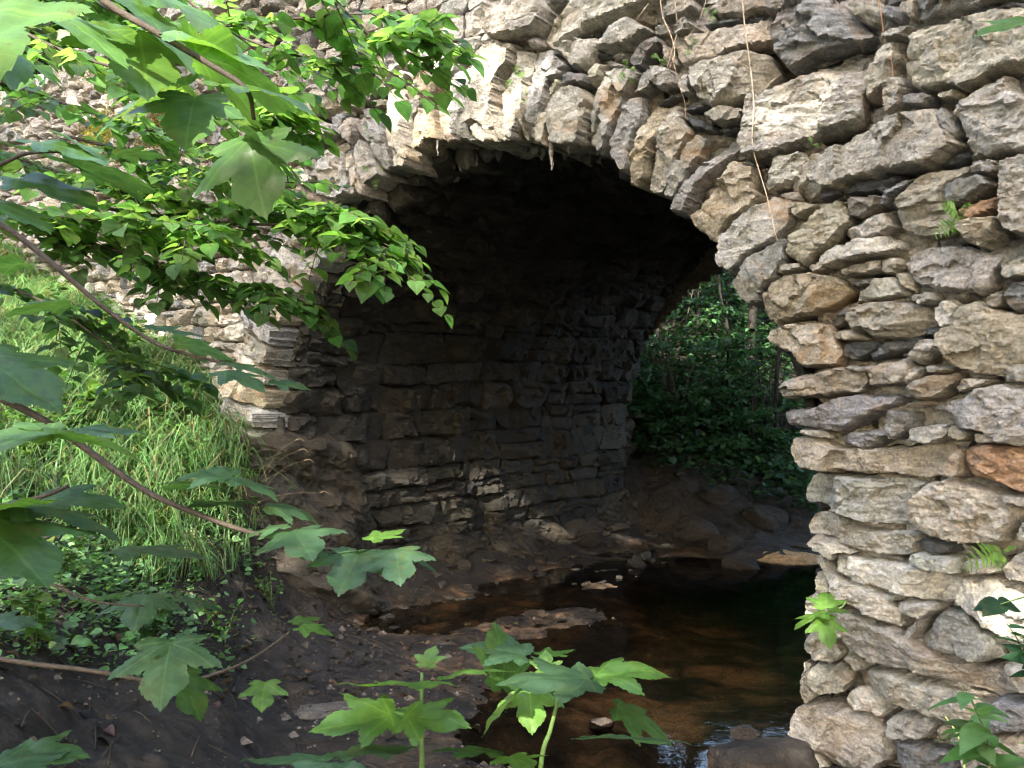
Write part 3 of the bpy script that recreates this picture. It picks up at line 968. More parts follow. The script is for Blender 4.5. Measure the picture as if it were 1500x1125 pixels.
mb = MB()
xs = np.r_[-120, -60, -30, np.arange(-14, -4.5, .25), np.arange(-4.5, -2.7, .035), np.arange(-2.7, 1.3, .019), np.arange(1.3, 4, .035), np.arange(4, 14, .25), 30, 60, 120]
ys = np.r_[-120, -60, -30, np.arange(-8, 1, .25), np.arange(1, 2, .035), np.arange(2, 5.3, .019), np.arange(5.3, 9, .035), np.arange(9, 18, .2), 30, 60, 120]
GX, GY = np.meshgrid(xs, ys)
Z = gz(GX, GY)
cx = np.clip(GX, -14, 14); cy = np.clip(GY, -8, 18)
i = (np.arange(len(ys) - 1)[:, None] * len(xs) + np.arange(len(xs) - 1)[None]).ravel()
sunflecked = np.zeros(GX.size)  # mask of bright sand painted where sun flecks fall on the bed
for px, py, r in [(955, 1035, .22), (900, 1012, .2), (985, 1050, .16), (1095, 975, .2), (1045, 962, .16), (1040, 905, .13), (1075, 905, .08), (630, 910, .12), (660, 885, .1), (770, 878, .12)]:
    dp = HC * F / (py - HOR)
    sunflecked = np.maximum(sunflecked, np.clip(1.5 - np.hypot(GX.ravel() - (px - 750) / F * dp, GY.ravel() - dp) / r, 0, 1))
mb.add(np.c_[GX.ravel(), GY.ravel(), np.minimum(Z, 7).ravel()], [np.c_[i, i + 1, i + 1 + len(xs), i + len(xs)]], np.repeat(sunflecked[:, None], 3, 1))
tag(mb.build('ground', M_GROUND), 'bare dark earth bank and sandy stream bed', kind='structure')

mb = MB()
mb.add([[-1.6, 1.4, 0], [7.5, 1.4, 0], [7.5, 10.2, 0], [-1.6, 10.2, 0]], [np.array([[0, 1, 2, 3]])])
tag(mb.build('stream', M_WATER), 'shallow dark stream running under the arch', kind='structure')

mb = MB()
a = np.linspace(-1, 1, 60)
A, B = np.meshgrid(a, a)
rr = np.hypot(A, B) * (1 + .25 * fbm(np.c_[A.ravel() * 1.5, B.ravel() * 1.5, A.ravel() * 0], 3, 9).reshape(A.shape))
V = np.c_[2.36 + .62 * A.ravel(), 7.45 + .42 * B.ravel(), (.055 - .13 * rr ** 2).ravel() + .008 * fbm(np.c_[A.ravel() * 5, B.ravel() * 5, A.ravel() * 0], 3, 2)]
i = (np.arange(59)[:, None] * 60 + np.arange(59)[None]).ravel()
mb.add(V, [np.c_[i, i + 1, i + 61, i + 60]], (.62, .40, .20))  # pale sand colour stands in for sunlight the bridge blocks
tag(mb.build('sandbar', M_DRIP), 'ochre sandbar with sunlight in its colour in the stream bend beyond the arch', kind='structure')

# bedrock the left springing stands on
WALLU = UC - AX
plan = smooth_line([(-6.3, -.10), (-5.4, -.12), (-4.62, -.10), (-4.42, -.04), (-4.345, .12), (-4.34, .5), (-4.34, 1.5), (-4.34, 3), (-4.34, 4.7), (-4.6, 5.3), (-5.2, 5.9)], 60)
sl_ = np.concatenate([[0], np.cumsum(np.linalg.norm(np.diff(plan, axis=0), axis=1))])
tt = np.arange(0, sl_[-1], .016)
plan = np.c_[np.interp(tt, sl_, plan[:, 0]), np.interp(tt, sl_, plan[:, 1])]
T = np.gradient(plan, axis=0); T /= np.linalg.norm(T, axis=1)[:, None]
k = np.ones(25) / 25
nrm = np.c_[np.convolve(np.pad(T[:, 1], 12, 'edge'), k, 'valid'), np.convolve(np.pad(-T[:, 0], 12, 'edge'), k, 'valid')]
zz = np.arange(0, 1.62, .016)
ZZ, II = np.meshgrid(zz, np.arange(len(plan)), indexing='ij')
sd_ = plan[II, 1]
amp = np.interp(sd_, [-.2, .3, .9, 2, 4, 5.5], [.22, .32, .40, .30, .22, .25])
t = ZZ / 1.3
of = .05 + amp * np.clip(t, 0, 1.2) ** 1.15
of_in = -.16 + .42 * np.clip((t - .50) / .5, 0, 1.2) ** 1.3
bl = np.clip((sd_ - .45) / .8, 0, 1); bl = bl * bl * (3 - 2 * bl)
of = of * (1 - bl) + of_in * bl
of = of * np.clip(ZZ / .03, 0, 1) ** .3
u = plan[II, 0] + nrm[II, 0] * of
s_ = plan[II, 1] + nrm[II, 1] * of
w = -.17 + .03 * np.interp(sd_, [0, 4], [0, 1]) - ZZ
P = (D + s_).ravel()[:, None] * NV - u.ravel()[:, None] * DV + (w + HC).ravel()[:, None] * ZV
q = P * np.array([1, 1, 2.4]) + np.c_[P[:, 2] * 0, P[:, 2] * 0, P[:, 0] * .8 + P[:, 1] * .6]
q2 = P @ np.array([[.6, .5, .3], [-.5, .7, .8], [.4, -.3, 2.6]])
dsp = .085 * fbm(q * 1.7, 3, 61) + .05 * np.floor(3 * fbm(q2 * 2.6, 3, 62)) / 3 + .022 * fbm(q2 * 9, 4, 65) + .007 * fbm(q * 26, 3, 63)
n3 = nrm[II, 0].ravel()[:, None] * -DV + nrm[II, 1].ravel()[:, None] * NV
P = P + n3 * (dsp * np.clip(ZZ.ravel() / .08, .15, 1))[:, None] + np.c_[np.zeros((len(P), 2)), .025 * fbm(q * 5, 2, 64)]
mb = MB()
nn = len(plan)
i = (np.arange(len(zz) - 1)[:, None] * nn + np.arange(nn - 1)[None]).ravel()
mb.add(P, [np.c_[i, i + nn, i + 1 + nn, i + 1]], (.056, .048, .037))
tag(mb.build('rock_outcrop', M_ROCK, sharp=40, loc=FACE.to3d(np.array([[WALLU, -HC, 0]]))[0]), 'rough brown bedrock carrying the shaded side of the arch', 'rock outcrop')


def rock(name, label, cat, px, py, dep, size, tint, mat, seed, group=None, sink=.35, flat=1.):
    """a stone with broken sides, half bedded in the ground"""
    c = W(px, py, dep)
    n = 26
    a = np.linspace(-1, 1, n)
    V, Fc = [], []
    k = 0
    for ax in range(3):
        for sg in (-1, 1):
            A, B = np.meshgrid(a, a)
            p = np.zeros((n * n, 3)); p[:, ax] = sg; p[:, (ax + 1) % 3] = A.ravel(); p[:, (ax + 2) % 3] = B.ravel() * sg
            V.append(p)
            i = (np.arange(n - 1)[:, None] * n + np.arange(n - 1)[None]).ravel()
            Fc.append(np.c_[i, i + 1, i + 1 + n, i + n] + k); k += n * n
    V = np.concatenate(V)
    V = V / np.linalg.norm(V, axis=1)[:, None] * (1 + .22 * (np.linalg.norm(V, axis=1)[:, None] - 1.2) * 0)
    V = np.sign(V) * np.abs(V) ** .82
    ph = np.random.default_rng(seed).uniform(-1, 1, (5, 3)); ph /= np.linalg.norm(ph, axis=1)[:, None]
    for m in ph:
        dd = V @ m
        V = V - np.maximum(dd - .72, 0)[:, None] * m * .85
    V = V * (1 + .12 * fbm(V * 1.4 + seed, 3, seed)[:, None] + .03 * fbm(V * 6 + seed, 3, seed)[:, None])
    V = V * np.asarray(size) * np.array([1, 1, flat])
    mb = MB()
    mb.add(c + V, Fc, tint)
    o = mb.build(name, mat, loc=c)
    bpy.context.view_layer.update()
    return tag(o, label, cat, group)


M_BOULDER = stone_material('river_stone', moss=.05, ochre=.05, wet=.35, lichen=.1)
rock('boulder', 'smooth mud brown boulder at the foot of the bright jamb', 'boulder', 1112, 1120, 3.0, (.19, .15, .085), (.17, .125, .085), M_GROUND, 3)
rock('flat_stone', 'flat grey slab of mud stone on the near water edge', 'rock', 486, 1046, 3.66, (.17, .14, .05), (.15, .125, .1), M_BOULDER, 4)
G = 'dark rocks beside the stream beyond the arch'
for k, (px, py, dep, sx, lab) in enumerate([
    (1085, 828, 7.0, .15, 'dark wet rock beside the lit sandbar'), (1060, 800, 7.6, .17, 'blocky dark rock on the far bank behind the sandbar rock'),
    (1120, 760, 8.2, .22, 'largest dark rock at the back of the stream bend'), (1020, 775, 7.8, .2, 'low dark rock near the end of the shaded side wall'),
    (1165, 770, 8.3, .16, 'small dark rock just left of the bright jamb'), (1055, 730, 8.6, .2, 'dark rock half buried in the leafy slope')]):
    rock('rock', lab, 'rock', px, py, dep, (sx, sx * .8, sx * .6), (.035, .03, .026), M_ROCK, 10 + k, G)
for k, (px, py, dep, sx, lab) in enumerate([
    (655, 955, 4.7, .10, 'dark clod of stone on the mud shore under the arch'), 
    (880, 1062, 3.6, .05, 'round brown pebble behind the tall seedling'), (1090, 1075, 3.35, .06, 'wet stone just behind the mud boulder')]):
    rock('stone', lab, 'stone', px, py, dep, (sx, sx * .8, sx * .55), (.07, .055, .042), M_BOULDER, 30 + k, 'loose stones in the stream')
# crumbs of stone and old leaves on the bare earth
mb = MB()
rs = np.random.default_rng(5)
XY = np.c_[rs.uniform(-2.8, 1.2, 5200), rs.uniform(2.0, 6, 5200)]
ZG = gz(XY[:, 0], XY[:, 1])
CL = vnoise(np.c_[XY * 2.2, XY[:, 0] * 0], 77)
for (x, y), z, cl in zip(XY, ZG, CL):
    if z < -.03 or z > .8 or cl < rs.uniform(-.9, .5): continue
    r = rs.uniform(.003, .010) * (1 + (rs.uniform() < .05) * 2.2)
    v = np.array([[1, 0, 0], [-.8, .3, 0], [0, 1, .1], [.1, -1, 0], [.1, .2, .7], [0, 0, -.6]]) * r * rs.uniform(.6, 1.3, (6, 3)) + [x, y, z]
    mb.add(v, [np.array([[0, 2, 4], [2, 1, 4], [1, 3, 4], [3, 0, 4], [2, 0, 5], [1, 2, 5], [3, 1, 5], [0, 3, 5]])], np.array([.16, .13, .105]) * rs.uniform(.25, 1.5))
tag(mb.build('gravel', M_BOULDER, smooth=False), kind='stuff')

# fallen bits of wall along the foot of the masonry and the mud shore
mb = MB()
rs = np.random.default_rng(15)
ico = bmesh_ico = None
import bmesh
bmx = bmesh.new(); bmesh.ops.create_icosphere(bmx, subdivisions=3, radius=1.)
IV = np.array([v.co[:] for v in bmx.verts]); IF = np.array([[v.index for v in f.verts] for f in bmx.faces]); bmx.free()
for k in range(150):
    s1 = rs.uniform(.2, 5.8); u1 = -4.2 + .9 * rs.uniform(0, 1) ** 2 + (rs.uniform(0, 1.2) if rs.uniform() < .1 else 0)
    p = (D + s1) * NV - u1 * DV
    z = gz(p[0], p[1])[0]
    if z < -.06: continue
    r = rs.uniform(.015, .05) * (1 + 1.3 * (rs.uniform() < .12))
    V = IV.copy()
    for m in rs.normal(size=(7, 3)):
        m = m / np.linalg.norm(m)
        V = V - np.maximum(V @ m - rs.uniform(.35, .75), 0)[:, None] * m
    V = V * (1 + .06 * fbm(V * 3 + k, 2, k)[:, None]) * r * rs.uniform(.6, 1.3, 3) * [1.2, 1.2, .7]
    mb.add(V + [p[0], p[1], z + r * .15], [IF], np.array([.05, .044, .036]) * rs.uniform(.5, 1.6))
tag(mb.build('rubble', M_ROCK, sharp=35), kind='stuff')

# ------------------------------------------------------------------ leaves
def leaf_outline():
    R = [(0, .0), (.06, -.07), (.16, -.10), (.30, -.12), (.38, -.06), (.50, -.02), (.44, .06), (.34, .13), (.44, .17), (.52, .25), (.60, .33), (.68, .38), (.76, .52),
         (.64, .51), (.56, .53), (.46, .49), (.38, .50), (.27, .45), (.30, .56), (.33, .66), (.29, .76), (.23, .84), (.12, .93), (0, 1.08)]
    # saw teeth between the drawn points
    P = [R[0]]
    for (a, b), (c, d) in zip(R[:-1], R[1:]):
        mx, my = (a * .45 + c * .55), (b * .45 + d * .55)
        nx, ny = (d - b), -(c - a)
        l = math.hypot(nx, ny) + 1e-9
        P += [(mx + nx / l * .016, my + ny / l * .016), (mx * .85 + c * .15 - nx / l * .008, my * .85 + d * .15 - ny / l * .008), (c, d)]
    L = [(-x, y) for x, y in P[1:-1]][::-1]
    return np.array(P + L)


def make_leaf2d(o, step):
    lo, hi = o.min(0), o.max(0)
    gx, gy = np.meshgrid(np.arange(lo[0], hi[0], step), np.arange(lo[1], hi[1], step))
    gx[1::2] += step / 2
    g = np.c_[gx.ravel(), gy.ravel()]
    g = np.concatenate([g, np.c_[np.zeros(20), np.linspace(.02, 1., 20)]])
    g = g[inside(g, o)]
    g = g[edgedist(g, o) > step * .3]
    r = delaunay_2d_cdt([Vector(p) for p in np.concatenate([o, g])], [], [list(range(len(o)))], 1, 1e-6)
    return np.array([tuple(v) for v in r[0]]), np.array([f for f in r[2] if len(f) == 3])


MAPLE2D = make_leaf2d(leaf_outline(), .07)
_mo = leaf_outline()[::3]
MAPLE_LOW = (np.concatenate([[[0, .3]], _mo]), np.array([[0, i + 1, (i + 1) % len(_mo) + 1] for i in range(len(_mo))]))


def unit(v):
    v = np.asarray(v, float)
    return v / (np.linalg.norm(v) + 1e-12)


def frame(tip, up):
    y = unit(tip)
    x = unit(np.cross(y, up))
    z = np.cross(x, y)
    return np.stack([x, y, z])                # rows


def maple_geo(base_, tip, up, L, seed, droop=.25, fold=.18):
    v2, f = MAPLE2D
    x, y = v2.T
    r2 = x ** 2 + (y - .2) ** 2
    # each lobe sags from its own rib; blade lifts between the ribs
    ang = np.arctan2(np.abs(x), y + .001)
    rip = np.cos(ang / math.radians(51) * 2 * math.pi)
    z = fold * np.abs(x) * (.6) - droop * r2 * .55 + .02 * rip * np.sqrt(r2) + .035 * fbm(np.c_[v2 * 3, np.full(len(v2), seed * 1.7)], 3, seed)
    V = np.c_[x, y, z] * L @ frame(tip, up) + base_
    return V, f, v2


def leaf_part(parent, base_, tip, up, L, seed, tint, mat=None, droop=.25, fold=.18):
    mb = MB()
    V, f, uv = maple_geo(np.asarray(base_), tip, up, L, seed, droop, fold)
    mb.add(V, [f], tint, uv)
    return mb.build('leaf', mat or M_MAPLE, parent)


def az(a, p=0):
    a, p = math.radians(a), math.radians(p)
    return np.array([math.cos(a) * math.cos(p), math.sin(a) * math.cos(p), math.sin(p)])


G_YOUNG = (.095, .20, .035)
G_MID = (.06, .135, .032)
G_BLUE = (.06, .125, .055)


def maple_plant(name, label, cat, dep, stem, leaves, group=None, stem_r=(.004, .002), woody=False):
    """stem: px polyline; leaves: (stem px, blade base px, ddepth, heading, pitch, length m, roll, tint, droop)"""
    st = [W(x, y, dep + (dd if len(r) else 0)) for (x, y, *r) in stem for dd in [r[0] if r else 0]]
    o = thing(name, label, cat, st[0], group)
    mb = MB()
    tube(mb, st, stem_r[0], stem_r[1], 7, 6, (1, 1, 1) if woody else (.11, .19, .05))
    mb.build('stem', M_BARK if woody else M_STEM, o)
    for k, (sx, sy, bx, by, dd, hd, pt, L, roll, tint, droop) in enumerate(leaves):
        b = W(bx, by, dep + dd)
        t = az(hd, pt)
        up = unit(np.array([0, .13 if name == 'maple_seedling' and dep < 2 else 0., 1.]) + math.sin(math.radians(roll)) * unit(np.cross(t, [0, 0, 1])))
        sdz = [r[0] if r else 0 for (x, y, *r) in stem]
        d0 = dep + float(np.interp(sx, *zip(*sorted((p[0], z) for p, z in zip(stem, sdz)))))
        a = W(sx, sy, d0)
        pm = MB()
        mid = (a + b) / 2 + np.array([0, 0, .12 * np.linalg.norm(b - a)])
        tube(pm, [a, mid, b + t * .004], .0016, .0012, 5, 4, (.16, .20, .06) if not woody else (.20, .15, .07))
        lf = leaf_part(o, b, t, up, L, k * 7 + int(bx), np.array(tint) * RNG.uniform(.7, 1.25), droop=droop + RNG.uniform(-.05, .2))
        pe = pm.build('petiole', M_STEM)
        pe.parent = lf
        pe.matrix_parent_inverse = lf.matrix_world.inverted() if False else Matrix.Translation(-Vector(st[0]))
    return o


Y, Mi, Bl = G_YOUNG, G_MID, G_BLUE
# two seedlings standing on the near bank
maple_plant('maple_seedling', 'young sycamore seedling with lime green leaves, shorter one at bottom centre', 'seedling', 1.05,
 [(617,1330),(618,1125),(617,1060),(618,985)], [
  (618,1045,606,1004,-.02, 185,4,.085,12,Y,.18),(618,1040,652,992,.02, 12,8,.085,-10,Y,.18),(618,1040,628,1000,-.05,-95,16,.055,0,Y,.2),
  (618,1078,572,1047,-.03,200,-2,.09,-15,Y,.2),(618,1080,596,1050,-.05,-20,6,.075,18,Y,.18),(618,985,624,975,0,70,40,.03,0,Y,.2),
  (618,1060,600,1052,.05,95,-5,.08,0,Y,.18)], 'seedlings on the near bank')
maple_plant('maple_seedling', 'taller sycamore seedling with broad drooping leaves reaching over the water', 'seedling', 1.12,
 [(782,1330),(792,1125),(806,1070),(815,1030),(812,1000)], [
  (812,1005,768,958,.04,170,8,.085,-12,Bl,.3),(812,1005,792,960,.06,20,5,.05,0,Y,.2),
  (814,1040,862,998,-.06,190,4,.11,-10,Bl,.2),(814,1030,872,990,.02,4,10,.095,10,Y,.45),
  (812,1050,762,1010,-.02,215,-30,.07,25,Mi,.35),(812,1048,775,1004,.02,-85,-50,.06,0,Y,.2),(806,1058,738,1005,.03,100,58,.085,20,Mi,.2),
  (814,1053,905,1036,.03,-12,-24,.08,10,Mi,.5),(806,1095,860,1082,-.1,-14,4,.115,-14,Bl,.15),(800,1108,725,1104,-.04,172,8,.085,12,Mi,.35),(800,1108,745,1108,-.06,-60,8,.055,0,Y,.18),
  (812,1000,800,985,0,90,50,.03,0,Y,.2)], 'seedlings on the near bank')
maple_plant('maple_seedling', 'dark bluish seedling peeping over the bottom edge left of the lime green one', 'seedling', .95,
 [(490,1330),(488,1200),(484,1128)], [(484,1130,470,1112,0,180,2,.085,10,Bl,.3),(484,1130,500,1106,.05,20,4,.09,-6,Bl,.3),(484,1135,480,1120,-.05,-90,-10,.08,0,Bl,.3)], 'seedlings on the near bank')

# sycamore boughs hanging in from the left
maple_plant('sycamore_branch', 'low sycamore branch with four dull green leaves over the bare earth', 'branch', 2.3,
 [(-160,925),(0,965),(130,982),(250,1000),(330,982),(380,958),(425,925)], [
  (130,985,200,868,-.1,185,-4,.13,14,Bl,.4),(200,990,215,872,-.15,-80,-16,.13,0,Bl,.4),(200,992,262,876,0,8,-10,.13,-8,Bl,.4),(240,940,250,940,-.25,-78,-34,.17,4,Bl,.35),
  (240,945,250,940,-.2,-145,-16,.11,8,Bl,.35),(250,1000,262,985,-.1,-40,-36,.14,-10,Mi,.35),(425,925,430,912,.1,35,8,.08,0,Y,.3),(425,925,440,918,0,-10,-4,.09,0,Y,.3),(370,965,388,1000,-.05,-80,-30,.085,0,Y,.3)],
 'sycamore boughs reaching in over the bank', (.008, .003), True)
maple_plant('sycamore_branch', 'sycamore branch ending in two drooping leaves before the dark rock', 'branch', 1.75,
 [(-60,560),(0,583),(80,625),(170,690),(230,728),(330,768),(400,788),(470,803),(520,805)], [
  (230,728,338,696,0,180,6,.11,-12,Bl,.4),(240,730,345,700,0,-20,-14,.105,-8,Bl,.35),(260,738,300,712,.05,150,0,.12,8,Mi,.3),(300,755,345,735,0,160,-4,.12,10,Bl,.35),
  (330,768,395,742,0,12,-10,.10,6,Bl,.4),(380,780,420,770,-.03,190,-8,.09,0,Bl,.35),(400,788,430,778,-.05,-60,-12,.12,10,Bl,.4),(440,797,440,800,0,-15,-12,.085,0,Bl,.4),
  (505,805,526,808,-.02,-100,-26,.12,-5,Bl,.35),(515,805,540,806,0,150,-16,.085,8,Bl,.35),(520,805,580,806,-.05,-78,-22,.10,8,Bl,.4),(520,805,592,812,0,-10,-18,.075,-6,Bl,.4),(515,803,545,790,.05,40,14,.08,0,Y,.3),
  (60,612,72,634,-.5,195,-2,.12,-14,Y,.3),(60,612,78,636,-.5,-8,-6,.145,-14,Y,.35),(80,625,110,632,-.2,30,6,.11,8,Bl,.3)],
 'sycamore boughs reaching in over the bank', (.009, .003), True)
maple_plant('sycamore_branch', 'sycamore branch crossing the grass with thin edge on leaves before the jamb', 'branch', 1.9,
 [(-80,290),(0,328),(60,372),(130,432),(185,475),(240,508),(320,530),(390,548)], [
  (180,470,215,480,.1,10,-6,.12,10,Bl,.2),(240,508,262,500,0,20,-14,.13,-10,Bl,.3),(300,525,330,532,0,5,-10,.11,8,Bl,.25),(300,525,330,545,-.1,-20,-14,.10,8,Bl,.3),
  (380,548,398,560,0,8,-4,.085,12,Bl,.3),(130,432,100,445,0,185,-6,.13,0,Mi,.3),(60,375,30,385,.1,190,-4,.13,6,Mi,.3),(20,340,-40,520,-.2,-15,-22,.22,14,Mi,.25)],
 'sycamore boughs reaching in over the bank', (.008, .0025), True)
maple_plant('sycamore_branch', 'near sycamore branch with big backlit leaves in the top corner', 'branch', .85,
 [(-200,-220),(60,-120),(140,-10),(230,48),(300,90),(360,130),(372,175)], [
  (-100,-150,-20,10,-.1,-62,-48,.125,20,Y,.2),(-60,-100,-70,0,-.08,-25,-40,.12,-10,Y,.2),(100,-20,60,10,.1,-10,-30,.12,12,Y,.2),(230,48,205,48,.2,-60,-50,.12,0,Y,.2),(230,48,255,55,.05,-12,-16,.115,14,Y,.25),
  (300,90,290,82,.1,0,-22,.12,-16,Y,.3),(300,90,285,140,.25,-80,-50,.10,0,Mi,.2),(350,120,332,122,.0,-6,-12,.09,16,Y,.3),(372,178,366,205,-.02,-62,-58,.085,20,Mi,.3),(372,178,360,200,-.02,-14,-34,.075,-10,Mi,.3),
  (300,95,270,120,.3,200,-30,.13,-10,Mi,.25),(140,-10,175,-10,.2,-20,-40,.15,0,Y,.2),(140,-10,230,-5,.3,-10,-30,.15,10,Y,.2)],
 'sycamore boughs reaching in over the bank', (.005, .002), True)
maple_plant('sycamore_branch', 'sycamore branch with green leaf blades below the stones at the far left', 'branch', 1.25,
 [(-220,240),(-40,250),(40,225),(110,222)], [
  (-40,250,20,215,.1,20,-12,.12,10,Mi,.3),(40,225,62,208,0,-8,-16,.10,16,Mi,.3),(60,225,100,205,.05,-20,-24,.085,-8,Mi,.3),(-40,250,30,260,.1,-10,-18,.14,12,Mi,.3),
  (40,228,120,245,.15,-5,-12,.13,-12,Mi,.3),(100,222,170,225,.2,30,10,.08,0,Mi,.3),(-40,250,-20,290,0,-20,-20,.13,0,Mi,.3)],
 'sycamore boughs reaching in over the bank', (.004, .002), True)
maple_plant('sycamore_branch', 'low leafy sycamore twig at the left edge above the shaded bank', 'branch', 1.15,
 [(-200,800),(-60,770),(0,742),(60,728),(100,712)], [
  (0,742,30,742,0,-5,-8,.14,-8,Bl,.3),(60,728,50,735,-.1,-170,-10,.14,6,Y,.3),(20,738,60,730,.1,10,0,.11,12,Mi,.3),(-60,770,-40,760,-.1,-30,-18,.16,0,Mi,.3),(-100,780,-30,915,0,10,4,.07,10,Bl,.3)],
 'sycamore boughs reaching in over the bank', (.005, .0025), True)
maple_plant('sycamore_branch', 'bare thin branch with one long pale leaf under the hanging grass', 'branch', 2.0,
 [(-120,800),(0,832),(60,850),(135,880),(210,888)], [(60,842,172,806,0,-4,0,.21,-4,Bl,.25)], 'sycamore boughs reaching in over the bank', (.006, .002), True)
maple_plant('sycamore_branch', 'single green sycamore leaf low in the bottom left corner', 'branch', 1.1,
 [(-160,1180),(-40,1120),(20,1112)], [(10,1112,24,1106,0,6,0,.085,8,Mi,.3),(-20,1115,-10,1118,-.05,-10,-12,.10,0,Bl,.3)], 'sycamore boughs reaching in over the bank', (.003, .002), True)

# lime sprays
LIME2D = np.array([(0, 0), (.16, -.03), (.33, .08), (.42, .27), (.40, .48), (.30, .68), (.14, .88), (0, 1.08)])
_l = LIME2D
LV = np.concatenate([np.c_[np.zeros(6), np.linspace(0, 1.08, 6)], _l[1:-1], _l[1:-1] * [-1, 1]])
_t = delaunay_2d_cdt([Vector(p) for p in LV], [], [[0] + list(range(6, 12)) + [5] + list(range(17, 11, -1))], 1, 1e-6)
LV = np.array([tuple(v) for v in _t[0]]) * [1.14, 1]; LF = np.array([f for f in _t[2] if len(f) == 3])


def scatter_leaves(mb, pos, tip, up, L, tint, seed=0, base2=None, fold=.22, droop=.2, width=1.):
    v2, f = base2 or (LV, LF)
    n = len(pos)
    y = tip / (np.linalg.norm(tip, axis=1)[:, None] + 1e-9)
    x = np.cross(y, up); x /= np.linalg.norm(x, axis=1)[:, None] + 1e-9
    z = np.cross(x, y)
    lx, ly = v2[:, 0] * width, v2[:, 1]
    lz = fold * np.abs(lx) - droop * (ly - .1) ** 2
    V = pos[:, None] + L[:, None, None] * (lx[None, :, None] * x[:, None] + ly[None, :, None] * y[:, None] + lz[None, :, None] * z[:, None])
    fi = (f[None] + (np.arange(n) * len(v2))[:, None, None]).reshape(-1, 3)
    mb.add(V.reshape(-1, 3), [fi], np.repeat(tint, len(v2), 0), np.tile(np.c_[lx * 1.1, ly], (n, 1)))


def tints(n, base_, rs, var=.22):
    t = np.asarray(base_) * (1 + rs.normal(size=(n, 1)) * var) * (1 + rs.normal(size=(n, 3)) * .08)
    return np.clip(t, .008, .6)


def lime_spray(label, line, n_tw, seed, leaf=.066, tw_len=(.12, .30), group='lime sprays over the wall', tint=(.105, .21, .04), down=.10, dspread=.35):
    rs = np.random.default_rng(seed)
    P = smooth_line([W(*p) for p in line], 10)
    o = thing('lime_branch', label, 'branch', P[0], group)
    tw = MB()
    tube(tw, [W(*p) for p in line], .006, .002, 6, 8, (1, 1, 1), .1)
    pos, tip, ups, Ls = [], [], [], []
    for k in range(n_tw):
        i = int(rs.uniform(.05, 1) * (len(P) - 2))
        T = unit(P[i + 1] - P[i])
        side = unit(np.cross(T, [0, 0, 1])) * (1 if k % 2 else -1)
        d0 = unit(T * rs.uniform(.3, .9) + side * rs.uniform(.3, 1.) + np.array([0, 0, rs.uniform(-.4, .15)]))
        ln = rs.uniform(*tw_len)
        a = P[i]
        b = a + d0 * ln * .5; c = a + d0 * ln + np.array([0, 0, -down * ln])
        tube(tw, [a, b, c], .0022, .001, 4, 4)
        Q = smooth_line([a, b, c], 6)
        m = max(3, int(ln / (leaf * .42)))
        for j in range(m):
            f = (j + .6) / m
            q = Q[int(f * (len(Q) - 1))]
            tq = unit(c - a)
            sd2 = unit(np.cross(tq, [0, 0, 1])) * (1 if j % 2 else -1)
            if j == m - 1: sd2 = sd2 * .1
            pos.append(q + sd2 * .006)
            tip.append(unit(tq * .55 + sd2 * .8 + np.array([0, 0, rs.uniform(-.32, .14)])))
            ups.append(unit(np.array([rs.normal() * .3, rs.normal() * .3 - .05, 1])))
            Ls.append(leaf * rs.uniform(.6, 1.15) * (1 - .25 * (f < .2)))
    tw.build('twig', M_BARK, o)
    mb = MB()
    n = len(pos)
    scatter_leaves(mb, np.array(pos), np.array(tip), np.array(ups), np.array(Ls), tints(n, tint, rs))
    mb.build('foliage', M_LIME, o)
    return o


LS = [
 ('lime branch with a grey twig along the top edge, backlit leaves against the wall', [(120,-90,2.5),(250,36,2.45),(360,34,2.4),(470,24,2.4),(570,20,2.35),(640,40,2.3)], 26, 1),
 ('lime branch whose tip leaves hang just left of the sunlit crown stones', [(380,-100,2.3),(480,-10,2.3),(540,50,2.3),(590,65,2.25),(630,55,2.2)], 20, 2),
 ('lime branch drooping a fringe of round leaves below the top twig', [(200,-60,2.7),(330,40,2.6),(430,80,2.55),(520,95,2.5),(570,100,2.5)], 24, 3),
 ('lime branch behind the big sycamore leaves in the top corner', [(-100,-40,2.6),(60,60,2.5),(200,110,2.4),(330,160,2.35),(420,150,2.3)], 34, 4),
 ('lime branch hanging into the dark arch opening, lowest bright tip', [(120,300,2.9),(300,325,2.75),(450,330,2.6),(500,338,2.5),(545,360,2.45),(572,378,2.4)], 26, 5),
 ('lime branch lying bright across the springing stones', [(60,250,2.9),(220,290,2.8),(360,305,2.7),(430,300,2.6),(485,305,2.5),(520,318,2.45)], 40, 6),
 ('dense lime branch along the left edge above the grass', [(-120,260,2.7),(0,300,2.6),(100,318,2.6),(240,332,2.55),(320,340,2.5)], 44, 7),
 ('shadowed lime branch in front of the left jamb with dark leaves', [(40,330,2.8),(180,370,2.7),(280,400,2.6),(370,420,2.55),(420,440,2.5)], 36, 8),
 ('lime branch with small leaves at the left edge under the first stones', [(-150,180,3.),(0,225,2.9),(120,260,2.8),(230,275,2.7)], 30, 9),
 ('lime branch reaching down over the long grass', [(-60,400,2.9),(60,440,2.8),(150,500,2.75),(230,560,2.7)], 26, 10),
 ('lime branch filling the top edge beside the sycamore corner', [(0,-120,2.8),(120,-10,2.7),(220,40,2.6),(300,80,2.5)], 34, 11),
 ('loose lime branch veiling the far end of the bridge wall', [(-80,90,3.1),(60,140,3.0),(180,180,2.9),(300,210,2.85),(380,215,2.8)], 26, 12),
 ('thin lime branch trailing across the springing with scattered leaves', [(100,200,3.0),(240,235,2.9),(350,262,2.8),(440,268,2.75)], 22, 13),
]
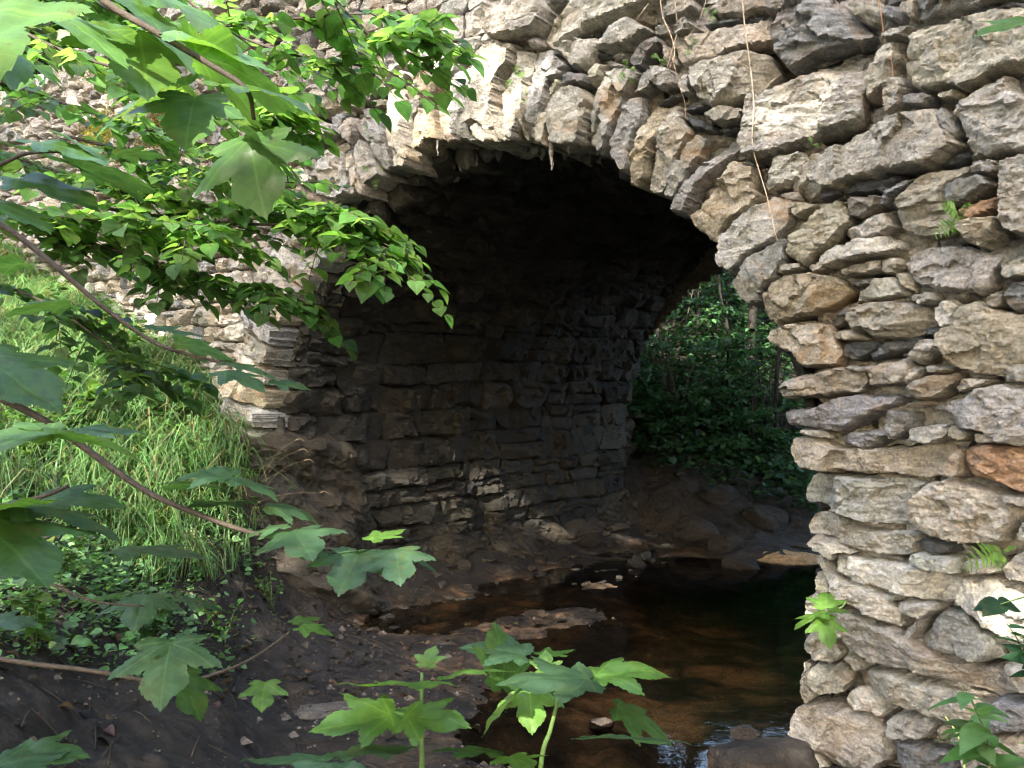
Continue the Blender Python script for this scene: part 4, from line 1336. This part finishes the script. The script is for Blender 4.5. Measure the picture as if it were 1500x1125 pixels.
for lab, line, n, sd2 in LS:
    n = int(n * (1.1 if sd2 in (5, 6, 7, 9) else .75 if sd2 in (1, 2, 3, 11) else 1))
    dark = sd2 in (8, 10)  # shade on these sprays painted as a darker leaf tint
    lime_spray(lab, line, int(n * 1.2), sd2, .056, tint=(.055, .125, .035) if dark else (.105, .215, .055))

# ------------------------------------------------------------------ bank plants
def proj(P):
    return np.c_[750 + F * P[:, 0] / P[:, 1], HOR - F * (P[:, 2] - HC) / P[:, 1]]


def on_ground(n, box, poly, rs):
    x = rs.uniform(box[0], box[1], n); y = rs.uniform(box[2], box[3], n)
    P = np.c_[x, y, gz(x, y)]
    return P[inside(proj(P), np.array(poly, float))]


rs = np.random.default_rng(21)
P = on_ground(170000, (-5.5, -.9, 3, 8), [(-300, 330), (0, 370), (110, 440), (330, 585), (375, 660), (385, 790), (330, 850), (215, 850), (150, 800), (60, 760), (-300, 760)], rs)
P = P[rs.uniform(size=len(P)) < np.clip(.6 + .9 * vnoise(P * 1.9, 4), .15, 1)]
n = len(P)
L = rs.uniform(.2, .62, n) * (1 + .3 * vnoise(P * 2.2, 3))
an = rs.uniform(0, 6.28, n)
lean = np.c_[np.cos(an), np.sin(an) - .5, np.zeros(n)] * rs.uniform(.25, 1.0, n)[:, None]
wd = rs.uniform(.0026, .0062, n)
sidev = np.c_[-np.sin(an), np.cos(an), np.zeros(n)]
mb = MB()
lay = []
for f in (0, .3, .6, .85, 1.):
    c = P + np.array([0, 0, 1.]) * (L * (f - .55 * f * f))[:, None] + lean * (L * (f ** 1.7) * .8)[:, None] - np.array([0, 0, 1.]) * (L * .45 * f ** 3)[:, None]
    ww = (wd * (1 - f ** 2 * .95))[:, None] * sidev
    lay.append(np.stack([c - ww, c + ww], 1))
V = np.stack(lay, 1).reshape(-1, 3)
b = (np.arange(n) * 10)[:, None, None]
q = np.array([[0, 1, 3, 2], [2, 3, 5, 4], [4, 5, 7, 6], [6, 7, 9, 8]])[None] + b
mb.add(V, [q.reshape(-1, 4)], np.repeat(np.where(rs.uniform(size=(n, 1)) < .13, tints(n, (.26, .22, .11), rs, .25), tints(n, (.125, .235, .08), rs, .33)), 10, 0))
tag(mb.build('grass', M_GRASS), kind='stuff')

P = on_ground(60000, (-4.5, 0, 2.4, 6), [(-300, 560), (120, 560), (360, 640), (400, 790), (420, 900), (380, 985), (240, 1010), (100, 985), (-300, 1000)], rs)
P = P[rs.uniform(size=len(P)) < np.clip(.55 + .9 * vnoise(P * 1.6 + 7, 8), .05, 1)]
n = len(P)
P[:, 2] += .005 + .17 * rs.uniform(size=n) ** 1.8
an = rs.uniform(0, 6.28, n)
mb = MB()
scatter_leaves(mb, P, np.c_[np.cos(an), np.sin(an), rs.normal(size=n) * .25], np.c_[rs.normal(size=n) * .5, rs.normal(size=n) * .5 - .2, np.ones(n)], .011 + .034 * rs.uniform(size=n) ** 1.7, tints(n, (.10, .20, .065), rs, .42))
tag(mb.build('ground_cover', M_HERB), kind='stuff')


rs = np.random.default_rng(77)
n = 2200
P = np.c_[rs.uniform(-2.8, .6, n), rs.uniform(2.0, 5.4, n), np.zeros(n)]; P[:, 2] = gz(P[:, 0], P[:, 1])
P = P[(P[:, 2] > -.02) & (P[:, 2] < .7) & (rs.uniform(size=n) < np.clip(.25 - .75 * P[:, 0], .12, 1)) & (vnoise(P * 2.1, 9) > -.25)]; n = len(P); P[:, 2] += rs.uniform(.002, .014, n)
an = rs.uniform(0, 6.28, n)
mb = MB()
scatter_leaves(mb, P, np.c_[np.cos(an), np.sin(an), rs.normal(size=n) * .2], np.c_[rs.normal(size=n) * .35, rs.normal(size=n) * .35, np.ones(n)], rs.uniform(.015, .045, n), tints(n, (.075, .05, .03), rs, .6), fold=.5, droop=.5)
for _ in range(320):
    x, y = rs.uniform(-2.6, .3), rs.uniform(2.1, 5.2); a = rs.uniform(0, 6.28); l = rs.uniform(.04, .2)
    z0, z1 = gz(x, y)[0], gz(x + math.cos(a) * l, y + math.sin(a) * l)[0]
    if z0 < 0: continue
    tube(mb, [(x, y, z0 + .006), (x + math.cos(a) * l * .5, y + math.sin(a) * l * .5, (z0 + z1) / 2 + .014), (x + math.cos(a) * l, y + math.sin(a) * l, z1 + .006)], .0026, .0012, 4, 3, np.array([.10, .075, .05]) * rs.uniform(.4, 1.6))
tag(mb.build('leaf_litter', M_HERB), kind='stuff')


def herb(name, label, cat, root, h, n, leaf, seed, group=None, tint=(.06, .14, .028), spread=.5, stems=5, width=.8, mat=None):
    """upright leafy plant: several stems from one root, leaves in pairs"""
    rs = np.random.default_rng(seed)
    root = np.asarray(root, float)
    o = thing(name, label, cat, root, group)
    st = MB()
    pos, tip = [], []
    for k in range(stems):
        a = rs.uniform(0, 6.28); l = h * rs.uniform(.6, 1.1)
        e = root + np.array([math.cos(a) * spread * l, math.sin(a) * spread * l, l])
        m = root + (e - root) * .5 + np.array([0, 0, .12 * l])
        tube(st, [root - (0, 0, .03), m, e], .003, .0012, 5, 5, (.09, .12, .04))
        Q = smooth_line([root, m, e], 12)
        per = max(2, n // stems)
        for j in range(per):
            f = .2 + .8 * (j + .5) / per
            q = Q[int(f * (len(Q) - 1))]
            aa = j * 1.6 + k + rs.normal() * .3
            pos.append(q); tip.append([math.cos(aa), math.sin(aa), rs.uniform(-.35, .3)])
    st.build('stem', M_STEM, o)
    nn = len(pos)
    mb = MB()
    scatter_leaves(mb, np.array(pos), np.array(tip), np.c_[rs.normal(size=nn) * .3, rs.normal(size=nn) * .3, np.ones(nn)], leaf * rs.uniform(.6, 1.2, nn), tints(nn, tint, rs, .25), width=width)
    mb.build('foliage', mat or M_HERB, o)
    return o


GB = 'leafy plants on the grassy bank'
for k, (px, py, h, n, lf, lab) in enumerate([
    (160, 560, .5, 110, .06, 'dark bushy plant in the middle of the long grass'), (70, 520, .45, 90, .05, 'leafy plant deep in the grass at the left edge'),
    (330, 690, .3, 80, .045, 'nettle like plant in the corner of bank and jamb'), (60, 690, .4, 90, .05, 'broad leaved plant in the shade on the left edge of the bank'),
    (200, 690, .3, 70, .045, 'small leafy plant under the crossing branch'), (30, 790, .3, 80, .04, 'pale green creeping plant at the left edge'),
    (80, 870, .25, 80, .04, 'bright green low plant above the bare earth'), (400, 890, .22, 40, .03, 'tiny bright sprig growing from the earth by the rock'),
    (150, 800, .25, 60, .04, 'shaded leafy plant under the hanging grass'), (340, 940, .2, 50, .035, 'dull green sprig at the rim of the bare earth'), (390, 760, .2, 40, .03, 'small sprig on the ledge of the bedrock'), (250, 640, .4, 70, .075, 'broad leaved herb standing in the grass near the jamb'), (110, 640, .4, 80, .08, 'large broad leaved herb among the grass at the left'), (290, 780, .3, 60, .055, 'drooping herb at the overhanging lip of the bank'), (200, 930, .22, 60, .05, 'leafy clump behind the lowest sycamore leaves'), (30, 930, .25, 70, .05, 'leafy clump at the left edge over the bare earth')]):
    g = on_ground(4000, (-4.5, .2, 2.4, 7), [(px - 25, py - 25), (px + 25, py - 25), (px + 25, py + 25), (px - 25, py + 25)], np.random.default_rng(k))
    if len(g) == 0: continue
    c = g[0]
    herb('bank_plant', lab, 'plant', c, h, n, lf, 40 + k, GB, (.05, .12, .025) if k % 3 else (.075, .16, .03))

# plants at the foot of the right hand wall
for k, (px, py, dep, h, n, lf, lab) in enumerate([(1478, 1205, 1.9, .30, 46, .085, 'pale leafy plant in the bottom right corner'), (1520, 1010, 2.2, .16, 26, .07, 'dark leafy plant at the right edge below the bramble leaf')]):
    herb('wall_plant', lab, 'plant', W(px, py, dep), h, n, lf, 60 + k, 'plants at the foot of the wall', (.10, .21, .07) if k == 0 else (.03, .085, .04), .45, 5, .62)
maple_plant('maple_seedling', 'small sycamore seedling springing from the edge of the bright jamb', 'seedling', 2.92,
 [(1240,880),(1232,890),(1215,895),(1205,900)], [(1210,896,1208,895,0,200,-14,.13,14,Y,.3),(1210,896,1210,890,.03,70,30,.09,0,Y,.3),(1206,900,1205,905,-.03,-85,-48,.10,0,Y,.3),(1208,896,1215,893,-.02,-15,2,.07,0,Y,.3)])
maple_plant('bramble_sprig', 'dark bramble leaves hanging before the orange stone at the right edge', 'bramble', 2.2,
 [(1560,860),(1510,872),(1465,885)], [], None, (.0025, .0015))
br = bpy.data.objects['bramble_sprig']
for a, L_ in ((160, .06), (-150, .065), (0, .06), (60, .045)):
    mb = MB()
    scatter_leaves(mb, np.array([W(1464, 885, 2.2)]), np.array([az(a, -12)]), np.array([[0, -.5, 1.]]), np.array([L_]), np.array([[.03, .075, .04]]))
    mb.build('leaf', M_LIME, br)
mb = MB()
o = thing('hanging_leaf', 'bright green leaf tip entering at the upper right edge', 'leaf', W(1540, 20, 1.6))
tube(mb, [W(1570, 5, 1.6), W(1530, 25, 1.6), W(1500, 34, 1.6)], .0015, .001, 5, 4, (.16, .2, .06)); mb.build('petiole', M_STEM, o)
leaf_part(o, W(1512, 30, 1.6), az(186, -12), [0, -.5, 1], .11, 3, Y)


# ------------------------------------------------------------------ ferns, roots and small growth on the wall
def fern(label, px, py, dep, fronds, seed, tint=(.10, .20, .03)):
    rs = np.random.default_rng(seed)
    r = W(px, py, dep)
    o = thing('wall_fern', label, 'fern', r, 'small ferns in the joints')
    for (dx, dy, out_) in fronds:
        e = W(px + dx, py + dy, dep - out_)
        m = (r + e) / 2 + np.array([0, -.012, .15 * np.linalg.norm(e - r)])
        Q = smooth_line([r, m, e], 9)
        mb = MB()
        tube(mb, [r, m, e], .0012, .0006, 4, 6, (.14, .16, .05))
        T = unit(e - r)
        sdv = unit(np.cross(T, [0, -1, .3]))
        pos, tip, Ls = [], [], []
        ln = np.linalg.norm(e - r)
        for j in range(3, len(Q), 1 if len(Q) < 14 else 2):
            f = j / len(Q)
            for sg in (-1, 1):
                pos.append(Q[j]); tip.append(sdv * sg + T * .35 + rs.normal(size=3) * .1)
                Ls.append(ln * .22 * math.sin(math.pi * (f * .8 + .15)) + .003)
        nn = len(pos)
        scatter_leaves(mb, np.array(pos), np.array(tip), np.tile([0, -1., .5], (nn, 1)) + rs.normal(size=(nn, 3)) * .2, np.array(Ls), tints(nn, tint, rs, .15), width=.28)
        mb.build('frond', M_HERB, o)


def fdep(px, py, off=.06):
    pl = WING if px > 1235 else FACE
    uv = pl.px([[px, py]])
    return float(pl.to3d(np.c_[uv, [[off]]])[0, 1])


for lab, px, py, fr in [
    ('yellow green fern drooping over the shaded ring stones', 545, 215, [(25, -40, .05), (-5, -35, .05), (30, -5, .08), (-10, 30, .04)]),
    ('small fern under the lime leaves at the ring', 560, 180, [(20, -28, .05), (-20, 20, .05), (10, 30, .06)]),
    ('fern hanging lowest at the shaded springing', 550, 255, [(-20, -10, .05), (20, -10, .05), (0, 22, .05)]),
    ('little fern between two sunlit voussoirs', 752, 118, [(8, -22, .04), (-10, 10, .04), (18, -8, .05)]),
    ('fern tuft in the crown joint beside the pale voussoir', 772, 145, [(4, -18, .03), (2, 18, .03)]),
    ('bright leafed sprig above the pale voussoir', 918, 108, [(-4, -20, .04), (12, -6, .05), (-10, 10, .04), (8, 14, .04)]),
    ('fern tuft under the hanging root strands', 968, 88, [(-14, -4, .03), (12, -6, .03), (4, 8, .04)]),
    ('fern at the upper joint left of the thick hanging root', 1040, 25, [(-10, -10, .03), (6, 10, .03), (10, -8, .03)]),
    ('fern below the long upper stone', 1012, 75, [(6, -18, .03), (-8, 8, .03), (12, -2, .03)]),
    ('fern with a curled frond in the gap under the round stone', 1408, 335, [(-40, 12, .06), (-30, -34, .07), (10, -38, .05)]),
    ('fern spray under the large layered stone', 1470, 812, [(-58, 22, .06), (-30, 6, .06), (14, -12, .05), (-10, 22, .05)]),
    ('tiny dark fern below the bright pentagonal stone', 1190, 212, [(-6, -8, .02), (8, 4, .02)])]:
    fern(lab, px, py, fdep(px, py), fr, int(px))


def strand(label, pts, r, tint, cat='root', name='hanging_root', mat=None, off=.11):
    P = [W(x, y, fdep(x, y, off + .02 * math.sin(i * 2.1))) for i, (x, y) in enumerate(pts)]
    mb = MB()
    tube(mb, P, r, r * .45, 6, 6, tint, .25)
    o = mb.build(name, mat or M_DRY, loc=P[0])
    tag(o, label, cat, 'dry roots hanging down the wall')


strand('thickest pale root hanging from the top past the big white stone', [(1086, -30), (1090, 30), (1098, 90), (1104, 150), (1102, 210), (1112, 250), (1124, 290), (1135, 340), (1142, 360)], .0036, (1.5, 1.45, 1.4))
strand('thin pale root ending in the joint left of the long upper stone', [(966, -30), (970, 20), (984, 55), (988, 80), (978, 105)], .003, (1.4, 1.3, 1.2))
strand('second thin pale root crossing the first near the fern tuft', [(985, -30), (990, 15), (992, 45), (984, 75), (977, 100)], .0028, (1.4, 1.3, 1.2))
strand('slanting thread of root over the top of the crown', [(950, 5), (935, 25), (925, 40)], .002, (1.3, 1.25, 1.2))
strand('curved thread of root above the long upper stone', [(1040, -20), (1028, 20), (1015, 45), (1005, 55)], .0022, (1.3, 1.25, 1.2))
strand('reddish stem hanging right of the big white stone', [(1284, -25), (1291, 25), (1297, 60), (1305, 85), (1309, 118)], .003, (.9, .62, .45))
strand('hair thin root hanging in front of the slates beside the springer', [(985, 85), (995, 125), (1003, 150), (1004, 175)], .0016, (1.2, 1.1, 1.))
strand('green stalk leaning up before the lowest stones at the right', [(1414, 1135), (1408, 1090), (1396, 1065), (1385, 1050)], .003, (.9, 1.1, .35), 'stalk', 'green_stalk', M_STEM, .2)

# dry grass heads before the bedrock
for k, (x0, y0, x1, y1) in enumerate([(395, 680, 432, 645), (395, 690, 437, 660), (400, 700, 445, 675), (380, 735, 468, 722)]):
    a, b = W(x0, y0, 4.7), W(x1, y1, 4.65)
    o = thing('dry_grass_stalk', ['uppermost bleached grass stalk before the dark wall', 'second bleached grass stalk below the uppermost', 'third bleached grass stalk, shorter head', 'lowest longest bleached grass stalk with drooping head'][k], 'grass stalk', a, 'bleached grass stalks by the rock')
    mb = MB(); tube(mb, [a - (.05, 0, .08), a, (a + b) / 2 + (0, 0, .02), b], .0011, .0007, 4, 5, (.7, .62, .5)); mb.build('stem', M_DRY, o)
    mb = MB(); tube(mb, [b, b + (.03, 0, .008), b + (.055, 0, -.01)], .0035, .0015, 5, 5, (.8, .72, .6), .5); mb.build('seed_head', M_DRY, o)

# moss cushions on the sunlit wall
rs = np.random.default_rng(8)
for lab, px, py, r in [('yellow moss cushion on the sunlit wall under the sycamore leaves', 150, 195, .32), ('sparse dry moss patch above the small round stones', 235, 190, .30), ('dark green moss cushion right of the dry patch', 290, 195, .16)]:
    mb = MB(); c = W(px, py, fdep(px, py, .05)); n = 1500
    q = rs.normal(size=(n, 2)) * r * .42
    pos = c + q[:, :1] * -DV + q[:, 1:] * ZV * .6 - NV * rs.uniform(0, .03, n)[:, None]
    scatter_leaves(mb, pos, rs.normal(size=(n, 3)) * .6 - NV + ZV * .5, np.tile(ZV, (n, 1)) + rs.normal(size=(n, 3)) * .4, rs.uniform(.012, .03, n), tints(n, (.22, .23, .05) if px < 200 else (.17, .15, .06) if px < 260 else (.08, .10, .03), rs, .25), width=.4)
    tag(mb.build('moss', M_HERB, loc=c), lab, 'moss')

# ------------------------------------------------------------------ woods
def tree(label, foot, top, r, crown, n, leaf, seed, tint, group, limbs=5, name='woodland_tree', pts=None, low=True):
    rs = np.random.default_rng(seed)
    foot, top = np.array(foot, float), np.array(top, float)
    o = thing(name, label, 'tree', foot, group)
    mb = MB()
    mid = (foot + top) / 2 + rs.normal(size=3) * .1
    tube(mb, [foot - (0, 0, .3), foot + (top - foot) * .25, mid, top], r, r * .35, 9, 8, (1, 1, 1), .2)
    for k in range(limbs):
        f = rs.uniform(.45, .95)
        a = foot + (top - foot) * f
        dv = np.array([rs.normal(), rs.normal(), rs.uniform(.2, .9)])
        tube(mb, [a, a + dv * .5 * crown[0] * .4, a + dv * crown[0] * .5], r * .4, r * .08, 6, 5, (1, 1, 1), .2)
    mb.build('trunk', M_WOODBARK, o)
    if pts is None:
        cl = rs.normal(size=(26, 3)) * np.array(crown) * .42 + top
        pos = cl[rs.integers(0, 26, n)] + rs.normal(size=(n, 3)) * np.array(crown) * .17
    else:
        pos = pts; n = len(pts)
    mb = MB()
    scatter_leaves(mb, pos, rs.normal(size=(n, 3)) * [1, 1, .5] - [0, 0, .3], np.c_[rs.normal(size=(n, 2)) * .5, np.ones(n)], leaf * rs.uniform(.6, 1.2, n), tints(n, tint, rs, .25), base2=None if low else MAPLE_LOW)
    mb.build('crown', M_WOOD, o)


GW_ = 'trees in the wood beyond the bridge'
for k, (px, d, r, lab) in enumerate([(1098, 10.6, .07, 'dark straight trunk framed by the far opening'), (1022, 11.5, .04, 'slim leaning trunk beyond the far opening, left of the dark one'),
                                     (1165, 11.5, .10, 'trunk mostly hidden behind the bright jamb'), (985, 14, .08, 'thin trunk far back on the leafy slope'), (1062, 10.2, .022, 'sapling stem in the middle of the far opening'), (1135, 9.8, .03, 'slender sapling between the dark trunk and the bright jamb'), (960, 11, .03, 'sapling at the left rim of the far opening')]):
    x = (px - 750) / F * d
    z = gz(x, d)[0]
    tree(lab, (x, d, z), (x + .2, d + .2, z + 4.6), r, (2.2, 1.8, 1.6), 1500, .16, 80 + k, (.045, .11, .025), GW_)
for k, (x, d, h, lab) in enumerate([(-6, 13, 7.5, 'leafy tree rising behind the parapet at the left'), (-2.5, 14, 8.2, 'broad tree behind the parapet over the crown'), (2.5, 12, 7.5, 'tall tree shading the stream behind the bridge'), (6, 11, 7.5, 'tall tree behind the bright wing wall'), (-10, 12, 7, 'tree beyond the end of the parapet'), (3.6, 9.4, 6.4, 'leaning tree added to cut skylight over the stream behind the arch'), (6., 7.6, 6.2, 'tree added to cut skylight on the far right bank of the stream bend')]):
    tree(lab, (x, d, gz(x, d)[0]), (x, d, h), .16, (2.9, 2.5, 2.0), 4200, .24, 90 + k, (.05, .12, .025), GW_, 8)  # the last two trees are added to cut skylight on the far slope
GS_ = 'bushes on the slope beyond the arch'
rs = np.random.default_rng(31)
for k, (px, py, d, r, lab) in enumerate([(985, 520, 10.2, .62, 'bush at the left rim of the far opening'), (1060, 440, 11.6, .8, 'bush high on the slope under the ring'), (1050, 560, 10.2, .65, 'bush in the middle of the far opening'),
                                     (1130, 560, 10., .65, 'bush beside the bright jamb in the far opening'), (1000, 620, 9.6, .45, 'low bush over the dark rocks'), (1100, 640, 9.6, .5, 'low bush where the slope meets the far rocks'),
                                     (1020, 400, 12.5, .9, 'topmost sunlit bush of the leafy slope'), (1120, 480, 11.5, .8, 'bush behind the dark straight trunk')]):
    c = W(px, py, d)
    g = gz(c[0], c[1])[0]
    o = thing('bush', lab, 'bush', (c[0], c[1], g), GS_)
    mb = MB()
    for j in range(12):
        e = c + rs.normal(size=3) * r * np.array([.7, .5, .8]) + [0, 0, r * .3]
        tube(mb, [np.array([c[0], c[1], g - .05]) + rs.normal(size=3) * .04, (c + e) / 2 + rs.normal(size=3) * .06, e], .010, .003, 5, 4)
    mb.build('stem', M_BARK, o)
    n = 1700
    cl = c + rs.normal(size=(46, 3)) * r * np.array([.75, .55, .62])
    pos = cl[rs.integers(0, 46, n)] + rs.normal(size=(n, 3)) * r * np.array([.17, .17, .035])
    pos[:, 2] = np.maximum(pos[:, 2], gz(pos[:, 0], pos[:, 1]) + .03)
    mb = MB()
    scatter_leaves(mb, pos, rs.normal(size=(n, 3)) * [1, 1, .4] - [0, .2, .3], np.c_[rs.normal(size=(n, 2)) * .4, np.ones(n)], rs.uniform(.035, .075, n), tints(n, (.045, .11, .042), rs, .4))
    mb.build('foliage', M_WOOD, o)
P = on_ground(22000, (.6, 6, 7.5, 15), [(800, 300), (1260, 300), (1260, 780), (1180, 760), (1080, 720), (900, 670)], rs)
n = len(P); P[:, 2] += rs.uniform(.02, .5, n) ** 1.4
mb = MB()
scatter_leaves(mb, P, rs.normal(size=(n, 3)) * [1, 1, .3], np.c_[rs.normal(size=(n, 2)) * .4, np.ones(n)], rs.uniform(.04, .09, n), tints(n, (.042, .10, .04), rs, .4))
tag(mb.build('undergrowth', M_WOOD), kind='stuff')

rs = np.random.default_rng(66)
pts = np.array([.9, 7.4, 6.1]) + rs.normal(size=(1300, 3)) * [1.7, 1.3, .5]  # added crown set in the sun's path to shade the far slope
tree('unseen tree added over the bridge deck to shade the slope behind', (-1.6, 9.6, gz(-1.6, 9.6)[0]), (.2, 8.0, 6.2), .16, (2, 2, 1.2), 0, .2, 67, (.05, .12, .025), GW_, 6, 'woodland_tree', pts, True)

# ------------------------------------------------------------------ unseen trees behind the viewer, crowns shaped to shade the wall
def wallpt(px, py):
    ray = np.array([(px - 750) / F, 1, (HOR - py) / F])
    t = -(UC - AX + .07) / (ray @ DV)
    return ray * t + np.array([0, 0, HC])


TG = []       # where the sun gets through
for px, py, r in [(575, 100, .20), (610, 80, .18), (640, 150, .24), (600, 170, .18), (620, 195, .16), (660, 120, .24), (700, 150, .22), (690, 90, .18), (670, 190, .16), (725, 180, .08), (745, 40, .10), (745, 140, .07), (790, 110, .05), (905, 115, .06), (1180, 140, .10), (1120, 180, .06),
                  (330, 480, .16), (360, 560, .13), (330, 400, .2), (390, 430, .08), (390, 500, .07), (380, 600, .06), (150, 190, .2), (230, 430, .2), (1440, 975, .05), (1480, 870, .05), (1300, 830, .04)]:
    TG.append((W(px, py, fdep(px, py, .05)), r, .72 if px < 480 else .88))
for px, py, r in [(560, 682, .045), (578, 692, .045), (597, 701, .045), (615, 710, .045), (632, 719, .045), (650, 729, .045), (668, 738, .03), (672, 680, .04), (690, 688, .045), (706, 696, .04), (735, 710, .05), (720, 712, .03), (745, 730, .02), (778, 738, .03), (690, 712, .02), (800, 765, .03), (830, 795, .03), (720, 790, .02), (640, 800, .02), (770, 775, .02)]:
    TG.append((wallpt(px, py), r, 1.))
for px, py, r in [(632, 908, .07), (660, 885, .06), (770, 878, .06), (955, 1030, .16), (905, 1015, .12), (985, 1045, .12), (1050, 970, .07), (1080, 960, .06), (1040, 905, .05), (1160, 1112, .06), (730, 872, .05), (1060, 975, .1)]:
    TG.append((np.array([(px - 750) / F * HC * F / (py - HOR), HC * F / (py - HOR), 0.]), r, 1.))
for x, y, d, r in [(860, 990, 1.1, .07), (930, 985, 1.1, .06), (600, 1000, 1.05, .08), (500, 1070, 1.05, .06), (775, 1010, 1.1, .04), (660, 1045, 1.05, .04), (1205, 905, 2.9, .08), (300, 80, 1., .1), (100, 650, 1.3, .1),
                   (500, 110, 2.4, .25), (600, 60, 2.4, .25), (400, 90, 2.4, .25), (540, 330, 2.5, .16), (480, 310, 2.6, .16), (600, 370, 2.4, .12), (60, 470, 5.5, .4), (120, 560, 5., .25), (200, 300, 2.7, .25), (450, 60, 2.4, .45), (620, 45, 2.3, .4), (200, 60, 2.5, .4), (330, 110, 2.4, .4), (300, 300, 2.7, .3), (420, 310, 2.6, .3), (200, 620, 4.9, .35), (260, 760, 4.5, .25), (60, 640, 4.6, .35), (100, 760, 3.8, .3), (150, 620, 4.9, .4), (40, 560, 5.3, .4), (230, 690, 4.7, .3), (60, 820, 3.4, .25), (200, 200, 1., .25), (60, 440, 6.3, .35), (170, 520, 5.6, .25), (60, 870, 3.2, .12)]:
    TG.append((W(x, y, d), r, .95))
TPR = [t[2] for t in TG]
TP = np.array([t[0] for t in TG]); TRr = np.array([t[1] for t in TG])


def canopy(n, ur, wr, Tr, seed, thin=.90):
    rs = np.random.default_rng(seed)
    V = np.c_[rs.uniform(*ur, n), rs.uniform(*wr, n), np.zeros(n)]
    P = FACE.to3d(V) - SUN * rs.uniform(*Tr, n)[:, None]
    ok = (arch_norm(V[:, 0], V[:, 1]) < np.where(V[:, 1] < -.2, 1.3, 1.02)) | (rs.uniform(size=n) < thin) | (V[:, 0] < -3.3)
    luck = rs.uniform(size=n)
    for tp, r, pr in zip(TP, TRr, TPR):
        dv = P - tp
        along = dv @ SUN
        dist = np.linalg.norm(dv - along[:, None] * SUN, axis=1)
        ok &= (dist > r + .055) | (luck > pr)  # leaves cut away along the sun's path to the chosen lit spots
    return P[ok]


p1 = canopy(36000, (-4.9, 3.2), (-3.4, 3.4), (8, 14), 1)
p2 = canopy(9000, (-9, -4.9), (-3, 3.5), (8, 13), 2)
GC = 'tall trees shading the bridge'
tree('tall sycamore on the near bank, crown shaped to shade the right of the bridge', (-6.5, -7, .9), (-4.2, -4.5, 6.5), .22, (2, 2, 2), 0, .15, 3, (.05, .12, .025), GC, 6, 'shade_tree', p1, False)
tree('tall sycamore upstream, crown shaped to let sun onto the left of the bridge', (-10, -3, 1.6), (-8, -2.0, 6.5), .2, (2, 2, 2), 0, .15, 4, (.05, .12, .025), GC, 6, 'shade_tree', p2, False)

for k, (x, y, h, lab) in enumerate([(-9, -8, 1.9, 'low bushy tree added behind the viewer at the left'), (-4.5, -9, 1.7, 'sky blocking tree added behind the viewer'), (.5, -8.5, 5.2, 'broad low tree added straight behind the viewer'),
                                    (4.5, -7.0, 5.6, 'low bushy tree added behind the viewer at the right'), (7.0, -2.5, 5.6, 'leafy tree added on the right bank near the wing wall'), (-10, 3.5, 5.6, 'leafy tree added on the left bank top')]):
    tree(lab, (x, y, .2), (x, y, h), .12, (3.2, 2.2, 2.6), 3600, .26, 120 + k, (.03, .075, .02), 'unseen low trees added to block skylight', 6, 'sky_block_tree')  # out of view, added so less low skylight reaches wall and tunnel
EXPO = 3.45

# ------------------------------------------------------------------ camera, sky, sun
cam = bpy.data.cameras.new('camera')
cam.sensor_width = 36.0
cam.lens = 36.0 * F / 1500
cam.shift_y = (HOR - 562.5) / 1500
cam.clip_start = .02
cam.clip_end = 500
co_ = bpy.data.objects.new('camera', cam)
COL.objects.link(co_)
co_.location = (0, 0, HC)
co_.rotation_euler = (math.pi / 2, 0, 0)
S.camera = co_

w = bpy.data.worlds.new('World')
S.world = w
w.use_nodes = True
nt = w.node_tree
bg = nt.nodes['Background']
sky = nt.nodes.new('ShaderNodeTexSky')
sky.sky_type = 'NISHITA'
sky.sun_disc = False
elev = math.asin(-SUN[2])
sky.sun_elevation = elev
sky.sun_rotation = math.atan2(-SUN[0], -SUN[1])
sky.dust_density = 4.0
sky.ozone_density = .3
nt.links.new(sky.outputs[0], bg.inputs[0])
bg.inputs[1].default_value = .15
sl = bpy.data.lights.new('sun', 'SUN')
sl.energy = 2.0
sl.angle = math.radians(.5)
sl.color = (1, .93, .82)
so = bpy.data.objects.new('sun', sl)
COL.objects.link(so)
so.rotation_euler = Vector(SUN).to_track_quat('-Z', 'Y').to_euler()

S.view_settings.view_transform = 'Standard'
S.view_settings.look = 'None'
S.view_settings.gamma = 1
S.view_settings.exposure = EXPO
S.cycles.use_denoising = True
S.cycles.denoising_prefilter = 'FAST'
S.cycles.filter_width = 1.15
S.cycles.max_bounces = 8
S.cycles.diffuse_bounces = 5
S.cycles.transparent_max_bounces = 12
S.cycles.sample_clamp_indirect = 6
